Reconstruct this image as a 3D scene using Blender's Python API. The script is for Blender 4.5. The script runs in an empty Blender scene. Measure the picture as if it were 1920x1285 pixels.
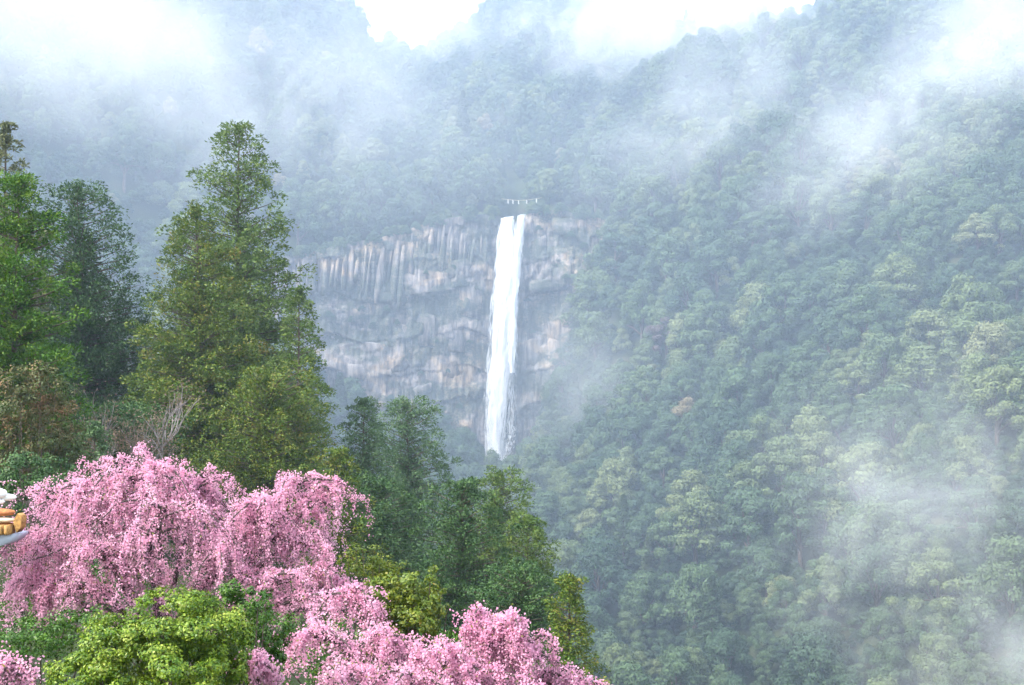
import bpy, math
import numpy as np
from mathutils import Vector

scene = bpy.context.scene
C = scene.collection
R = math.radians

# ------------------------------------------------------------------ camera, sky, sun, exposure
F_PX, CX, HZ = 2100.0, 960.0, 800.0          # focal length and horizon in photograph pixels (1920 wide)
cd = bpy.data.cameras.new('camera')
cam = bpy.data.objects.new('camera', cd); C.objects.link(cam)
cam.location = (0, 0, 0); cam.rotation_euler = (R(90), 0, 0)
cd.sensor_width = 36.0; cd.lens = F_PX / 1920 * 36.0
cd.shift_y = (HZ - 642.5) / 1920
cd.clip_start = 0.1; cd.clip_end = 6000
scene.camera = cam

SUN_EL, SUN_AZ = R(45), R(240)               # azimuth clockwise from +Y (view direction): behind, slightly left
world = bpy.data.worlds.new('World'); scene.world = world; world.use_nodes = True
wn = world.node_tree; wn.nodes.clear()
wo = wn.nodes.new('ShaderNodeOutputWorld'); bg = wn.nodes.new('ShaderNodeBackground')
sky = wn.nodes.new('ShaderNodeTexSky'); sky.sky_type = 'NISHITA'; sky.sun_disc = False
sky.sun_elevation = SUN_EL; sky.sun_rotation = SUN_AZ; sky.dust_density = 5.0; sky.air_density = 1.0
mixw = wn.nodes.new('ShaderNodeMix'); mixw.data_type = 'RGBA'; mixw.inputs[0].default_value = 0.72
mixw.inputs[7].default_value = (4.2, 4.45, 4.85, 1)      # even cloud deck under the clear sky
wn.links.new(sky.outputs[0], mixw.inputs[6]); wn.links.new(mixw.outputs[2], bg.inputs[0])
bg.inputs[1].default_value = 0.12
wn.links.new(bg.outputs[0], wo.inputs[0])

sd = bpy.data.lights.new('sun', 'SUN'); sd.energy = 1.5; sd.angle = R(18); sd.color = (1.0, 0.96, 0.88)
sun = bpy.data.objects.new('sun', sd); C.objects.link(sun)
dv = Vector((math.sin(SUN_AZ) * math.cos(SUN_EL), math.cos(SUN_AZ) * math.cos(SUN_EL), math.sin(SUN_EL)))
sun.rotation_euler = dv.to_track_quat('Z', 'Y').to_euler()

vs = scene.view_settings
vs.view_transform = 'Standard'; vs.look = 'None'; vs.gamma = 1.0; vs.use_curve_mapping = False
vs.exposure = 2.38
cy = scene.cycles
cy.max_bounces = 4; cy.diffuse_bounces = 2; cy.glossy_bounces = 2; cy.transmission_bounces = 4
cy.volume_bounces = 2; cy.transparent_max_bounces = 10
cy.volume_step_rate = 1.0; cy.volume_max_steps = 40
cy.use_denoising = True; cy.use_adaptive_sampling = True; cy.adaptive_threshold = 0.02
cy.sample_clamp_indirect = 6
scene.render.filter_size = 2.1

# ------------------------------------------------------------------ helpers
def at(px, py, d):
    """The place that stands d metres out at this bearing and height angle."""
    return np.array([(px - CX) / F_PX * d, d, (HZ - py) / F_PX * d])

def mesh_np(name, V, F, smooth=False):
    V = np.asarray(V, dtype=np.float32); me = bpy.data.meshes.new(name)
    groups = F if isinstance(F, list) else [F]
    groups = [np.asarray(g, dtype=np.int32) for g in groups if len(g)]
    me.vertices.add(len(V)); me.vertices.foreach_set('co', V.ravel())
    nl = sum(g.size for g in groups); npoly = sum(len(g) for g in groups)
    me.loops.add(nl); me.loops.foreach_set('vertex_index', np.concatenate([g.ravel() for g in groups]))
    me.polygons.add(npoly)
    starts = []; s = 0
    for g in groups:
        starts.append(s + np.arange(len(g)) * g.shape[1]); s += g.size
    me.polygons.foreach_set('loop_start', np.concatenate(starts).astype(np.int32))
    if smooth: me.polygons.foreach_set('use_smooth', np.ones(npoly, dtype=bool))
    me.update(calc_edges=True)
    return me

def obj(name, me, mat=None, parent=None):
    o = bpy.data.objects.new(name, me); C.objects.link(o)
    if mat is not None and me is not None:
        if len(me.materials) == 0: me.materials.append(mat)
    if parent is not None: o.parent = parent
    return o

def tag(o, label=None, cat=None, group=None, kind=None):
    if label: o['label'] = label
    if cat: o['category'] = cat
    if group: o['group'] = group
    if kind: o['kind'] = kind
    return o

def thing(name, label, cat, loc=(0, 0, 0), rotz=0.0, group=None, scale=1.0):
    o = bpy.data.objects.new(name, None); C.objects.link(o)
    o.location = [float(v) for v in loc]; o.rotation_euler = (0, 0, rotz); o.empty_display_size = 0.3
    o.scale = (scale, scale, scale) if not hasattr(scale, '__len__') else scale
    return tag(o, label, cat, group)

def nrm(a):
    return a / np.maximum(np.linalg.norm(a, axis=-1, keepdims=True), 1e-9)

class Bag:
    """collects vertices and faces of one part"""
    def __init__(s): s.V = []; s.F = {}; s.n = 0
    def add(s, V, F):
        V = np.asarray(V, float); F = np.asarray(F, int)
        s.V.append(V); s.F.setdefault(F.shape[1], []).append(F + s.n); s.n += len(V)
    def mesh(s, name, smooth=False):
        return mesh_np(name, np.concatenate(s.V), [np.concatenate(f) for f in s.F.values()], smooth)

def tube(bag, pts, radii, sides=6):
    pts = np.asarray(pts, float); n = len(pts)
    radii = np.broadcast_to(np.asarray(radii, float), (n,))
    T = nrm(np.gradient(pts, axis=0))
    ref = np.array([0, 0, 1.0]) if abs(T[0][2]) < 0.9 else np.array([1.0, 0, 0])
    U = nrm(np.cross(T, ref)); W = np.cross(T, U)
    a = np.arange(sides) / sides * 2 * np.pi
    V = pts[:, None, :] + radii[:, None, None] * (np.cos(a)[None, :, None] * U[:, None, :] + np.sin(a)[None, :, None] * W[:, None, :])
    i = np.arange(n - 1)[:, None] * sides; j = np.arange(sides)[None, :]; k = (np.arange(sides) + 1)[None, :] % sides
    F = np.stack([i + j, i + k, i + sides + k, i + sides + j], -1).reshape(-1, 4)
    bag.add(V.reshape(-1, 3), F)

def cards(bag, P, A, N, la, wb, bend=0.0):
    """leaf-shaped rhombs at P, long axis A, facing N, half length la, half width wb"""
    A = nrm(A); B = nrm(np.cross(N, A)); Nn = np.cross(A, B)
    la = np.broadcast_to(la, (len(P),))[:, None]; wb = np.broadcast_to(wb, (len(P),))[:, None]
    v0 = P - A * la - Nn * bend * la; v2 = P + A * la - Nn * bend * la
    v1 = P + B * wb + A * la * 0.1; v3 = P - B * wb + A * la * 0.1
    V = np.stack([v0, v1, v2, v3], 1).reshape(-1, 3)
    F = np.arange(len(P) * 4).reshape(-1, 4)
    bag.add(V, F)

def rand_unit(rng, n):
    return nrm(rng.normal(size=(n, 3)))

_perm = np.random.default_rng(7).random((256, 256))
def vnoise(x, y):
    x = np.asarray(x, float); y = np.asarray(y, float)
    xi = np.floor(x).astype(int); yi = np.floor(y).astype(int); fx = x - xi; fy = y - yi
    fx = fx * fx * (3 - 2 * fx); fy = fy * fy * (3 - 2 * fy)
    g = lambda a, b: _perm[a & 255, b & 255]
    return ((g(xi, yi) * (1 - fx) + g(xi + 1, yi) * fx) * (1 - fy) + (g(xi, yi + 1) * (1 - fx) + g(xi + 1, yi + 1) * fx) * fy) * 2 - 1
def fbm(x, y, o=4):
    s = 0; a = 1.0
    for k in range(o):
        s = s + a * vnoise(x * 2 ** k + 17.3 * k, y * 2 ** k + 9.1 * k); a *= 0.5
    return s
def sstep(a, b, x):
    t = np.clip((x - a) / (b - a), 0, 1); return t * t * (3 - 2 * t)

# ------------------------------------------------------------------ materials
class NT:
    def __init__(s, name):
        s.m = bpy.data.materials.new(name); s.m.use_nodes = True; s.t = s.m.node_tree; s.t.nodes.clear()
        s.out = s.t.nodes.new('ShaderNodeOutputMaterial')
    def n(s, typ, **kw):
        nd = s.t.nodes.new('ShaderNode' + typ)
        for k, v in kw.items():
            if k.startswith('i_'): nd.inputs[k[2:].replace('_', ' ')].default_value = v
            else: setattr(nd, k, v)
        return nd
    def l(s, a, b): s.t.links.new(a, b)
    def ramp(s, fac, stops, interp='LINEAR'):
        r = s.n('ValToRGB'); cr = r.color_ramp; cr.interpolation = interp
        while len(cr.elements) < len(stops): cr.elements.new(0.5)
        for e, (p, c) in zip(cr.elements, stops):
            e.position = p; e.color = (*c, 1) if hasattr(c, '__len__') else (c, c, c, 1)
        s.l(fac, r.inputs[0]); return r.outputs[0]
    def math(s, op, a, b=None, c=None):
        m = s.n('Math', operation=op)
        for i, v in enumerate((a, b, c)):
            if v is None: continue
            if hasattr(v, 'links'): s.l(v, m.inputs[i])
            else: m.inputs[i].default_value = v
        return m.outputs[0]
    def noise(s, scale, detail=3.0, vec=None, rough=0.55, dist=0.0):
        n = s.n('TexNoise'); n.inputs['Scale'].default_value = scale; n.inputs['Detail'].default_value = detail
        n.inputs['Roughness'].default_value = rough; n.inputs['Distortion'].default_value = dist
        if vec is not None: s.l(vec, n.inputs['Vector'])
        return n.outputs[0]
    def mix(s, fac, a, b, blend='MIX'):
        m = s.n('Mix', data_type='RGBA', blend_type=blend)
        for sock, v in ((m.inputs[0], fac), (m.inputs[6], a), (m.inputs[7], b)):
            if hasattr(v, 'links'): s.l(v, sock)
            elif hasattr(v, '__len__'): sock.default_value = (*v, 1)
            else: sock.default_value = v
        return m.outputs[2]
    def finish(s, col, rough=0.7, transl=0.0, bump=None, spec=0.3):
        p = s.n('BsdfPrincipled'); p.inputs['Roughness'].default_value = rough
        p.inputs['Specular IOR Level'].default_value = spec
        if hasattr(col, 'links'): s.l(col, p.inputs['Base Color'])
        else: p.inputs['Base Color'].default_value = (*col, 1)
        if bump is not None: s.l(bump, p.inputs['Normal'])
        sh = p.outputs[0]
        if transl:
            t = s.n('BsdfTranslucent')
            if hasattr(col, 'links'): s.l(col, t.inputs[0])
            else: t.inputs[0].default_value = (*col, 1)
            m = s.n('MixShader'); m.inputs[0].default_value = transl
            s.l(sh, m.inputs[1]); s.l(t.outputs[0], m.inputs[2]); sh = m.outputs[0]
        s.l(sh, s.out.inputs['Surface']); return s.m

def leaf_mat(name, stops, scale=0.6, transl=0.3, rough=0.55, spec=0.25, patch=0.5):
    """per-leaf hue from the leaf's own random number, in patches through the crown"""
    t = NT(name); g = t.n('NewGeometry'); tc = t.n('TexCoord')
    nz = t.noise(scale, 2.0, tc.outputs['Object'])
    f = t.math('ADD', t.math('MULTIPLY', g.outputs['Random Per Island'], 1 - patch), t.math('MULTIPLY', t.math('MULTIPLY_ADD', nz, 2.2, -0.6), patch))
    return t.finish(t.ramp(f, stops), rough, transl, spec=spec)

def forest_mat():
    t = NT('forest_leaves'); at_ = t.n('Attribute', attribute_type='INSTANCER', attribute_name='tint')
    base = t.ramp(at_.outputs['Fac'], [(0.0, (0.036, 0.074, 0.040)), (0.30, (0.070, 0.118, 0.050)), (0.52, (0.125, 0.165, 0.066)),
                                       (0.70, (0.17, 0.20, 0.09)), (0.82, (0.19, 0.19, 0.10)), (0.90, (0.23, 0.185, 0.10)), (1.0, (0.125, 0.098, 0.092))])
    g = t.n('NewGeometry')
    v = t.math('MULTIPLY_ADD', g.outputs['Random Per Island'], 0.6, 0.72)
    m = t.n('Mix', data_type='RGBA', blend_type='MULTIPLY'); m.inputs[0].default_value = 1.0
    t.l(base, m.inputs[6]); cx = t.n('CombineColor'); t.l(v, cx.inputs[0]); t.l(v, cx.inputs[1]); t.l(v, cx.inputs[2]); t.l(cx.outputs[0], m.inputs[7])
    return t.finish(m.outputs[2], 0.6, 0.12, spec=0.2)

def bark_mat(name, c0, c1, scale=6.0):
    t = NT(name); tc = t.n('TexCoord'); mp = t.n('Mapping'); mp.inputs['Scale'].default_value = (1, 1, 0.25)
    t.l(tc.outputs['Object'], mp.inputs[0]); nz = t.noise(scale, 5, mp.outputs[0])
    b = t.n('Bump'); b.inputs['Strength'].default_value = 0.5; t.l(nz, b.inputs['Height'])
    return t.finish(t.ramp(nz, [(0.35, c0), (0.65, c1)]), 0.9, bump=b.outputs[0])

M = {}
M['forest'] = forest_mat()
M['bark'] = bark_mat('bark', (0.05, 0.038, 0.03), (0.13, 0.10, 0.08))
M['bark_cherry'] = bark_mat('cherry_bark', (0.035, 0.025, 0.024), (0.11, 0.085, 0.08), 14)
M['bark_pale'] = bark_mat('pale_bark', (0.14, 0.12, 0.12), (0.32, 0.28, 0.27), 9)
# ------------------------------------------------------------------ terrain
def tps(points):
    P = np.array(points, float); n = len(P); X = P[:, :2] / 100.0
    def K(a, b):
        r2 = ((a[:, None, :] - b[None, :, :]) ** 2).sum(-1); return 0.5 * r2 * np.log(r2 + 1e-9)
    A = np.zeros((n + 3, n + 3)); A[:n, :n] = K(X, X) + np.eye(n) * 0.02
    A[:n, n] = 1; A[:n, n + 1:] = X; A[n, :n] = 1; A[n + 1:, :n] = X.T
    w = np.linalg.solve(A, np.concatenate([P[:, 2], np.zeros(3)]))
    def f(x, y):
        q = np.stack([np.ravel(x), np.ravel(y)], -1) / 100.0
        return (K(q, X) @ w[:n] + w[n] + q @ w[n + 1:]).reshape(np.shape(x))
    return f

SIDE = [(1190, 430, 600), (1300, 270, 640), (1300, 140, 740), (1500, 60, 720), (1650, 50, 680), (1650, 230, 600), (1900, 120, 600), (1900, -80, 740),
        (400, 500, 590), (200, 540, 560), (0, 540, 520), (-200, 500, 520), (0, 280, 590), (2300, 200, 520), (100, 30, 680)]
UP = [(960, 405, 602), (850, 412, 604), (700, 445, 602), (560, 478, 598), (1110, 425, 590), (960, 290, 670), (960, 140, 790), (1060, 50, 900), (900, 90, 900), (750, 128, 900), (640, 40, 870),
      (700, 300, 690), (500, 250, 660), (400, 20, 740), (400, -120, 860), (100, -120, 830), (1190, 105, 850), (1400, 100, 760), (750, 240, 760)]
LOW = [(600, 768, 586), (760, 785, 585), (890, 850, 584), (1050, 845, 584), (960, 1010, 520), (700, 900, 520), (400, 700, 500), (100, 700, 440),
       (1120, 540, 572), (1090, 690, 548), (1045, 830, 522), (1020, 980, 480), (1070, 1120, 420), (1140, 1310, 360),
       (1300, 430, 560), (1300, 680, 480), (1300, 930, 420), (1300, 1310, 340), (1600, 330, 540), (1600, 630, 450), (1600, 930, 370), (1600, 1310, 300),
       (1920, 230, 520), (1920, 530, 430), (1920, 930, 330), (1920, 1320, 270), (2300, 630, 380), (2300, 1320, 250)]
NEAR = [(0, -55, -1.5), (-60, -50, 1), (60, -50, -3), (0, 0, -2.2), (-12, 3, -1.8), (12, 3, -3.0), (0, 12, -5.6), (-10, 14, -5.0), (-12, 24, -6.2), (8, 14, -8), (0, 25, -8.5), (-25, 60, -9), (-32, 100, -9.0), (-50, 100, -7), (-60, 140, -6), (-80, 150, 0), (-22, 80, -10),
        (-5, 60, -15), (3, 68, -18.5), (-16, 150, -20), (10, 100, -30), (25, 60, -30), (40, 120, -62), (0, 200, -70), (-100, 300, -10), (-190, 300, 40), (-150, 150, 20), (-60, 240, -40),
        (20, 280, -100), (60, 60, -55), (110, 100, -78), (160, 170, -75), (80, 230, -100), (250, 100, -60), (250, -50, -20), (-250, 0, 30), (-450, 100, 90), (450, 150, 30)]
FAR = [(-450, 1240, 260), (0, 1240, 270), (450, 1240, 260), (-500, 700, 240), (500, 650, 200), (-300, 1050, 330), (100, 1060, 310), (300, 900, 250)]
side = [at(*p) for p in SIDE]
fU = tps([at(*p) for p in UP] + side + FAR)
fL = tps([at(*p) for p in LOW] + side + NEAR + [p for p in FAR if abs(p[0]) > 200])

def cliff_y(x):
    return 598.0 - 0.085 * np.clip(-(x + 4), 0, 400) - 0.22 * np.clip(x - 12, 0, 60)

def height(x, y):
    x = np.asarray(x, float); y = np.asarray(y, float)
    s = sstep(0.5, 6.0, y - cliff_y(x))
    u = fU(x, y); l = fL(x, y)
    far = sstep(150, 350, y)
    bump = far * (11.0 * fbm(x / 85.0 + 3, y / 85.0, 2) + 26 * (np.abs(vnoise((x + y * 0.35) / 58.0, (y - x * .5) / 190.0)) - 0.4) + 1.5 * fbm(x / 18.0, y / 18.0, 2))
    edge = sstep(30, 70, np.abs(x + 35) - 55) + sstep(0, 25, np.abs(y - 600) - 6)      # keep the lip and foot of the cliff where they are
    h = l + (u - l) * s + bump * np.clip(edge, 0.12, 1)
    h = h + 0.35 * fbm(x / 3.0, y / 3.0, 3) * (1 - far)
    h = h - 5.0 * np.exp(-((x - 1.0) / 8.0) ** 2) * sstep(596, 602, y) * (1 - sstep(625, 660, y))   # stream bed above the lip
    return np.where(h > 330, 330 + 40 * np.tanh((h - 330) / 40.0), h)

gx = np.concatenate([np.arange(-520, -140, 8.0), np.arange(-140, 80, 3.0), np.arange(80, 521, 6.0)])
gy = np.concatenate([np.arange(-60, 40, 3.0), np.arange(40, 560, 6.0), np.arange(560, 640, 2.0), np.arange(640, 1250, 10.0)])
GX, GY = np.meshgrid(gx, gy, indexing='xy')
GZ = height(GX, GY)
def h_at(x, y):
    x = np.asarray(x, float); y = np.asarray(y, float)
    i = np.clip(np.searchsorted(gx, x) - 1, 0, len(gx) - 2); j = np.clip(np.searchsorted(gy, y) - 1, 0, len(gy) - 2)
    fx = np.clip((x - gx[i]) / (gx[i + 1] - gx[i]), 0, 1); fy = np.clip((y - gy[j]) / (gy[j + 1] - gy[j]), 0, 1)
    return (GZ[j, i] * (1 - fx) + GZ[j, i + 1] * fx) * (1 - fy) + (GZ[j + 1, i] * (1 - fx) + GZ[j + 1, i + 1] * fx) * fy

def ground_mat():
    t = NT('forest_floor'); tc = t.n('TexCoord')
    nz = t.noise(0.08, 6, tc.outputs['Object']); n2 = t.noise(1.3, 6, tc.outputs['Object'])
    col = t.mix(n2, t.ramp(nz, [(0.35, (0.035, 0.05, 0.022)), (0.55, (0.06, 0.075, 0.03)), (0.7, (0.085, 0.065, 0.04))]), (0.03, 0.045, 0.018))
    b = t.n('Bump'); b.inputs['Strength'].default_value = 0.8; b.inputs['Distance'].default_value = 0.5; t.l(n2, b.inputs['Height'])
    return t.finish(col, 0.95, bump=b.outputs[0], spec=0.1)
M['ground'] = ground_mat()
nx, ny = len(gx), len(gy)
ii = (np.arange(ny - 1)[:, None] * nx + np.arange(nx - 1)[None, :]).ravel()
terr = obj('mountain_terrain', mesh_np('mountain_terrain', np.stack([GX, GY, GZ], -1).reshape(-1, 3), np.stack([ii, ii + 1, ii + nx + 1, ii + nx], -1), True), M['ground'])
tag(terr, 'steep forested mountain valley ground', kind='structure')

# ------------------------------------------------------------------ cliff
def rock_mat(name, dark):
    t = NT(name); g = t.n('NewGeometry'); pos = g.outputs['Position']
    mp = t.n('Mapping'); mp.inputs['Scale'].default_value = (1.0, 1.0, 0.16); t.l(pos, mp.inputs[0])
    streak = t.noise(0.33, 5, mp.outputs[0], 0.65)
    mp2 = t.n('Mapping'); mp2.inputs['Scale'].default_value = (0.5, 0.5, 1.0); t.l(pos, mp2.inputs[0])
    band = t.noise(0.09, 4, mp2.outputs[0], 0.6)
    patch = t.noise(0.045, 4, pos, 0.6, 0.6); fine = t.noise(1.1, 6, pos, 0.65)
    grey = t.ramp(streak, [(0.32, (0.050, 0.045, 0.045)), (0.47, (0.18, 0.16, 0.15)), (0.64, (0.35, 0.31, 0.29))])
    tan = t.ramp(streak, [(0.32, (0.09, 0.07, 0.055)), (0.50, (0.34, 0.25, 0.17)), (0.66, (0.55, 0.43, 0.32))])
    col = t.mix(t.ramp(patch, [(0.50, 0.0), (0.60, 1.0)]), grey, tan)
    moss = t.ramp(band, [(0.47 - dark, 0.0), (0.57 - dark, 1.0)])
    moss = t.math('MULTIPLY', moss, t.ramp(fine, [(0.3, 0.35), (0.6, 1.0)]))
    col = t.mix(moss, col, (0.055, 0.075, 0.05))
    sx = t.n('SeparateXYZ'); t.l(pos, sx.inputs[0])
    wet = t.math('SUBTRACT', 1.0, t.math('SMOOTH_MIN', t.math('MULTIPLY', t.math('ABSOLUTE', t.math('ADD', sx.outputs[0], 4.0)), 0.055), 1.0, 0.2))
    wet = t.math('MULTIPLY', wet, t.ramp(streak, [(0.35, 1.0), (0.6, 0.25)]))
    col = t.mix(wet, col, (0.045, 0.05, 0.05))
    col = t.mix(0.35, col, t.mix(fine, (0.05, 0.05, 0.05), col))
    b = t.n('Bump'); b.inputs['Strength'].default_value = 0.7; b.inputs['Distance'].default_value = 0.6; t.l(fine, b.inputs['Height'])
    return t.finish(col, 0.92, bump=b.outputs[0], spec=0.15)
M['rock'] = rock_mat('cliff_rock', 0.03)
M['rock_pale'] = rock_mat('cliff_rock_pale', -0.07)

def top_z(x): return height(x, cliff_y(x) + 8.0)
def relief(x, z):
    """metres the rock stands out of the cliff line, towards the viewer"""
    r = 2.2 * fbm(x / 22.0, z / 16.0, 3) + 0.8 * fbm(x / 3.0, z / 6.0, 3)
    wob = 5.0 * fbm(x / 30.0 + 9, x * 0 + 2.0, 3)
    for zl, hh, a in ((88, 9, 1.6), (70, 14, 3.0), (48, 12, 2.6), (29, 10, 2.6), (12, 9, 2.0)):
        q = (z - (zl + wob)) / hh
        amp = a * (0.40 + 0.55 * vnoise(x / 16.0 + zl, x * 0 + zl))
        r = r + amp * np.where(q > 0, np.exp(-np.clip(q, 0, 9) * 1.4), -0.55 * np.exp(np.clip(q, -9, 0) * 2.2))
    wx = x + 2.0 * fbm(x / 9.0, z / 9.0, 2); wz = z + 2.5 * fbm(x / 12.0 + 4, z / 12.0, 2)
    bi = np.floor(wx / 5.2); bj = np.floor(wz / 8.0 + 0.6 * _perm[bi.astype(int) & 255, 3])
    r = r + 1.9 * (_perm[bi.astype(int) & 255, bj.astype(int) & 255] - 0.5)
    jl = np.abs(((x + 1.2 * fbm(x / 4.0, z / 20.0, 2)) / 3.4) % 1 - 0.5)
    r = r + 0.9 * (1 - sstep(0.0, 0.16, jl)) * -1
    return r + 1.0
cxs = np.arange(-128, 60.1, 0.62); tz = top_z(cxs)
nz_ = 210
ct = np.linspace(0, 1, nz_)
CXX = np.repeat(cxs[:, None], nz_, 1); CZZ = -34 + (tz[:, None] + 0.6 + 34) * ct[None, :]
CYY = cliff_y(CXX) - relief(CXX, CZZ) * np.clip((1 - ct[None, :]) * 25, 0.1, 1) + 0.02 * (CZZ - 40)
base_i = (np.arange(len(cxs) - 1)[:, None] * nz_ + np.arange(nz_ - 1)[None, :]).ravel()
cliff = obj('cliff', mesh_np('cliff', np.stack([CXX, CYY, CZZ], -1).reshape(-1, 3), np.stack([base_i, base_i + nz_, base_i + nz_ + 1, base_i + 1], -1), False), M['rock'])
tag(cliff, 'grey and tan rock cliff with columns and mossy ledges behind the waterfall', 'cliff', kind='structure')
def cliff_front(x, z): return float(cliff_y(x) - relief(np.array(x), np.array(z)) + 0.02 * (z - 40))

# rock columns of the upper left face: each one a piece of the cliff
rng = np.random.default_rng(11)
xx = -124.0; k = 0
while xx < -12:
    w = rng.uniform(1.1, 3.6)
    ztop = float(top_z(np.array(xx))) - rng.uniform(1.0, 10) - (7 if xx > -28 else 0)
    zb = max(68 + 7 * float(vnoise(xx / 14.0, 3.3)) + rng.uniform(-4, 5) + (12 if xx > -55 else 0), 60)
    if rng.random() < 0.9 and ztop - zb > 9:
        n = 7; rings = 5
        a = np.sort(rng.uniform(0, 2 * np.pi, n)); V = []
        lean = rng.uniform(0.02, 0.13)
        pr = rng.uniform(-0.5, 1.5)
        for q in range(rings):
            f = q / (rings - 1); z = zb + (ztop - zb) * f
            rr = w * (0.62 - 0.14 * f) * rng.uniform(0.9, 1.08) * (0.55 if q in (0, rings - 1) else 1)
            cx_ = xx + lean * (z - zb); cyy = cliff_y(cx_) - 1.1 - pr + 0.03 * (z - 70) + (0.5 if q == rings - 1 else 0)
            V += [(cx_ + rr * math.cos(t), cyy + 0.9 * rr * math.sin(t), z) for t in a]
        F4 = [(q * n + i, q * n + (i + 1) % n, (q + 1) * n + (i + 1) % n, (q + 1) * n + i) for q in range(rings - 1) for i in range(n)]
        me = mesh_np('rock_column', np.array(V), [np.array(F4), np.array([list(range((rings - 1) * n, rings * n)), list(range(n))[::-1]])])
        obj('rock_column', me, M['rock_pale' if rng.random() < 0.4 else 'rock'], cliff)
    xx += w * rng.uniform(0.75, 1.25); k += 1
# ledge blocks
for (px, py, wpx, hpx, pal) in [(640, 660, 60, 26, 1), (700, 655, 70, 22, 1), (760, 640, 40, 60, 1), (800, 620, 46, 60, 1), (850, 640, 60, 40, 1), (820, 690, 90, 26, 0), (730, 690, 80, 24, 1), (660, 700, 60, 30, 1),
                                (690, 740, 80, 22, 0), (790, 735, 60, 24, 1), (880, 560, 50, 70, 1), (850, 505, 70, 30, 0), (790, 540, 70, 36, 0), (880, 700, 40, 50, 1), (1010, 470, 40, 50, 0), (1060, 485, 46, 34, 1),
                                (1030, 535, 70, 22, 0), (1065, 590, 26, 44, 1), (1020, 600, 50, 40, 0), (1000, 660, 40, 50, 0), (1045, 655, 40, 36, 1), (1090, 540, 40, 40, 0), (1010, 420, 50, 30, 0), (1065, 425, 60, 34, 0), (900, 450, 40, 50, 0), (720, 560, 110, 24, 0), (650, 590, 80, 30, 0)]:
    p = at(px, py, 594.0); w = wpx * .2829; h = hpx * .2829
    n = 6; V = []; sh = rng.uniform(0.7, 1.2, n); rings = [(-0.5, 0.85), (-0.1, 1.0), (0.38, 0.96), (0.5, 0.8)]
    yf = cliff_front(p[0], p[2]); slant = rng.uniform(-0.15, 0.15)
    for (zf, rf) in rings:
        for i in range(n):
            an = i / n * 2 * np.pi + 0.4
            V.append((p[0] + 0.5 * w * rf * sh[i] * math.cos(an) + rng.normal() * 0.3, yf + 0.9 + 1.5 * rf * math.sin(an) + rng.normal() * 0.3, p[2] + h * zf + slant * w * math.cos(an) + rng.normal() * 0.3))
    nr = len(rings)
    F4 = [(q * n + i, q * n + (i + 1) % n, (q + 1) * n + (i + 1) % n, (q + 1) * n + i) for q in range(nr - 1) for i in range(n)]
    me = mesh_np('rock_block', np.array(V), [np.array(F4), np.array([list(range((nr - 1) * n, nr * n)), list(range(n))[::-1]])])
    obj('rock_block', me, M['rock_pale' if pal else 'rock'], cliff)

# ------------------------------------------------------------------ waterfall
def water_mat(name, lo, hi, dens):
    t = NT(name); uv = t.n('UVMap', uv_map='UVMap'); sp = t.n('SeparateXYZ'); t.l(uv.outputs[0], sp.inputs[0])
    mp = t.n('Mapping'); mp.inputs['Scale'].default_value = (7.0, 1.1, 1); t.l(uv.outputs[0], mp.inputs[0])
    nz = t.noise(1.6, 6, mp.outputs[0], 0.62, 0.4)
    mp2 = t.n('Mapping'); mp2.inputs['Scale'].default_value = (20.0, 2.2, 1); t.l(uv.outputs[0], mp2.inputs[0])
    n2 = t.noise(2.0, 5, mp2.outputs[0], 0.6)
    ed = t.math('SUBTRACT', 1.0, t.math('POWER', t.math('ABSOLUTE', t.math('MULTIPLY_ADD', sp.outputs[0], 2.0, -1.0)), 2.0))   # 0 at the rims of the fall
    a = t.math('ADD', t.math('MULTIPLY', ed, dens), t.math('MULTIPLY', t.math('SUBTRACT', nz, 0.5), 2.2))
    a = t.math('ADD', a, t.math('MULTIPLY', t.math('SUBTRACT', n2, 0.5), 0.9))
    al = t.ramp(a, [(lo, 0.0), (hi, 1.0)])
    col = t.ramp(n2, [(0.3, (0.66, 0.71, 0.80)), (0.52, (0.93, 0.94, 0.95))])
    p = t.n('BsdfDiffuse'); t.l(col, p.inputs[0]); tl = t.n('BsdfTranslucent'); t.l(col, tl.inputs[0])
    m0 = t.n('MixShader'); m0.inputs[0].default_value = 0.35; t.l(p.outputs[0], m0.inputs[1]); t.l(tl.outputs[0], m0.inputs[2])
    tr = t.n('BsdfTransparent'); m1 = t.n('MixShader'); t.l(al, m1.inputs[0]); t.l(tr.outputs[0], m1.inputs[1]); t.l(m0.outputs[0], m1.inputs[2])
    t.l(m1.outputs[0], t.out.inputs['Surface']); return t.m
M['water'] = water_mat('falling_water', 0.12, 0.78, 1.05)
M['veil'] = water_mat('water_veil', 0.35, 1.0, 0.62)

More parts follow.
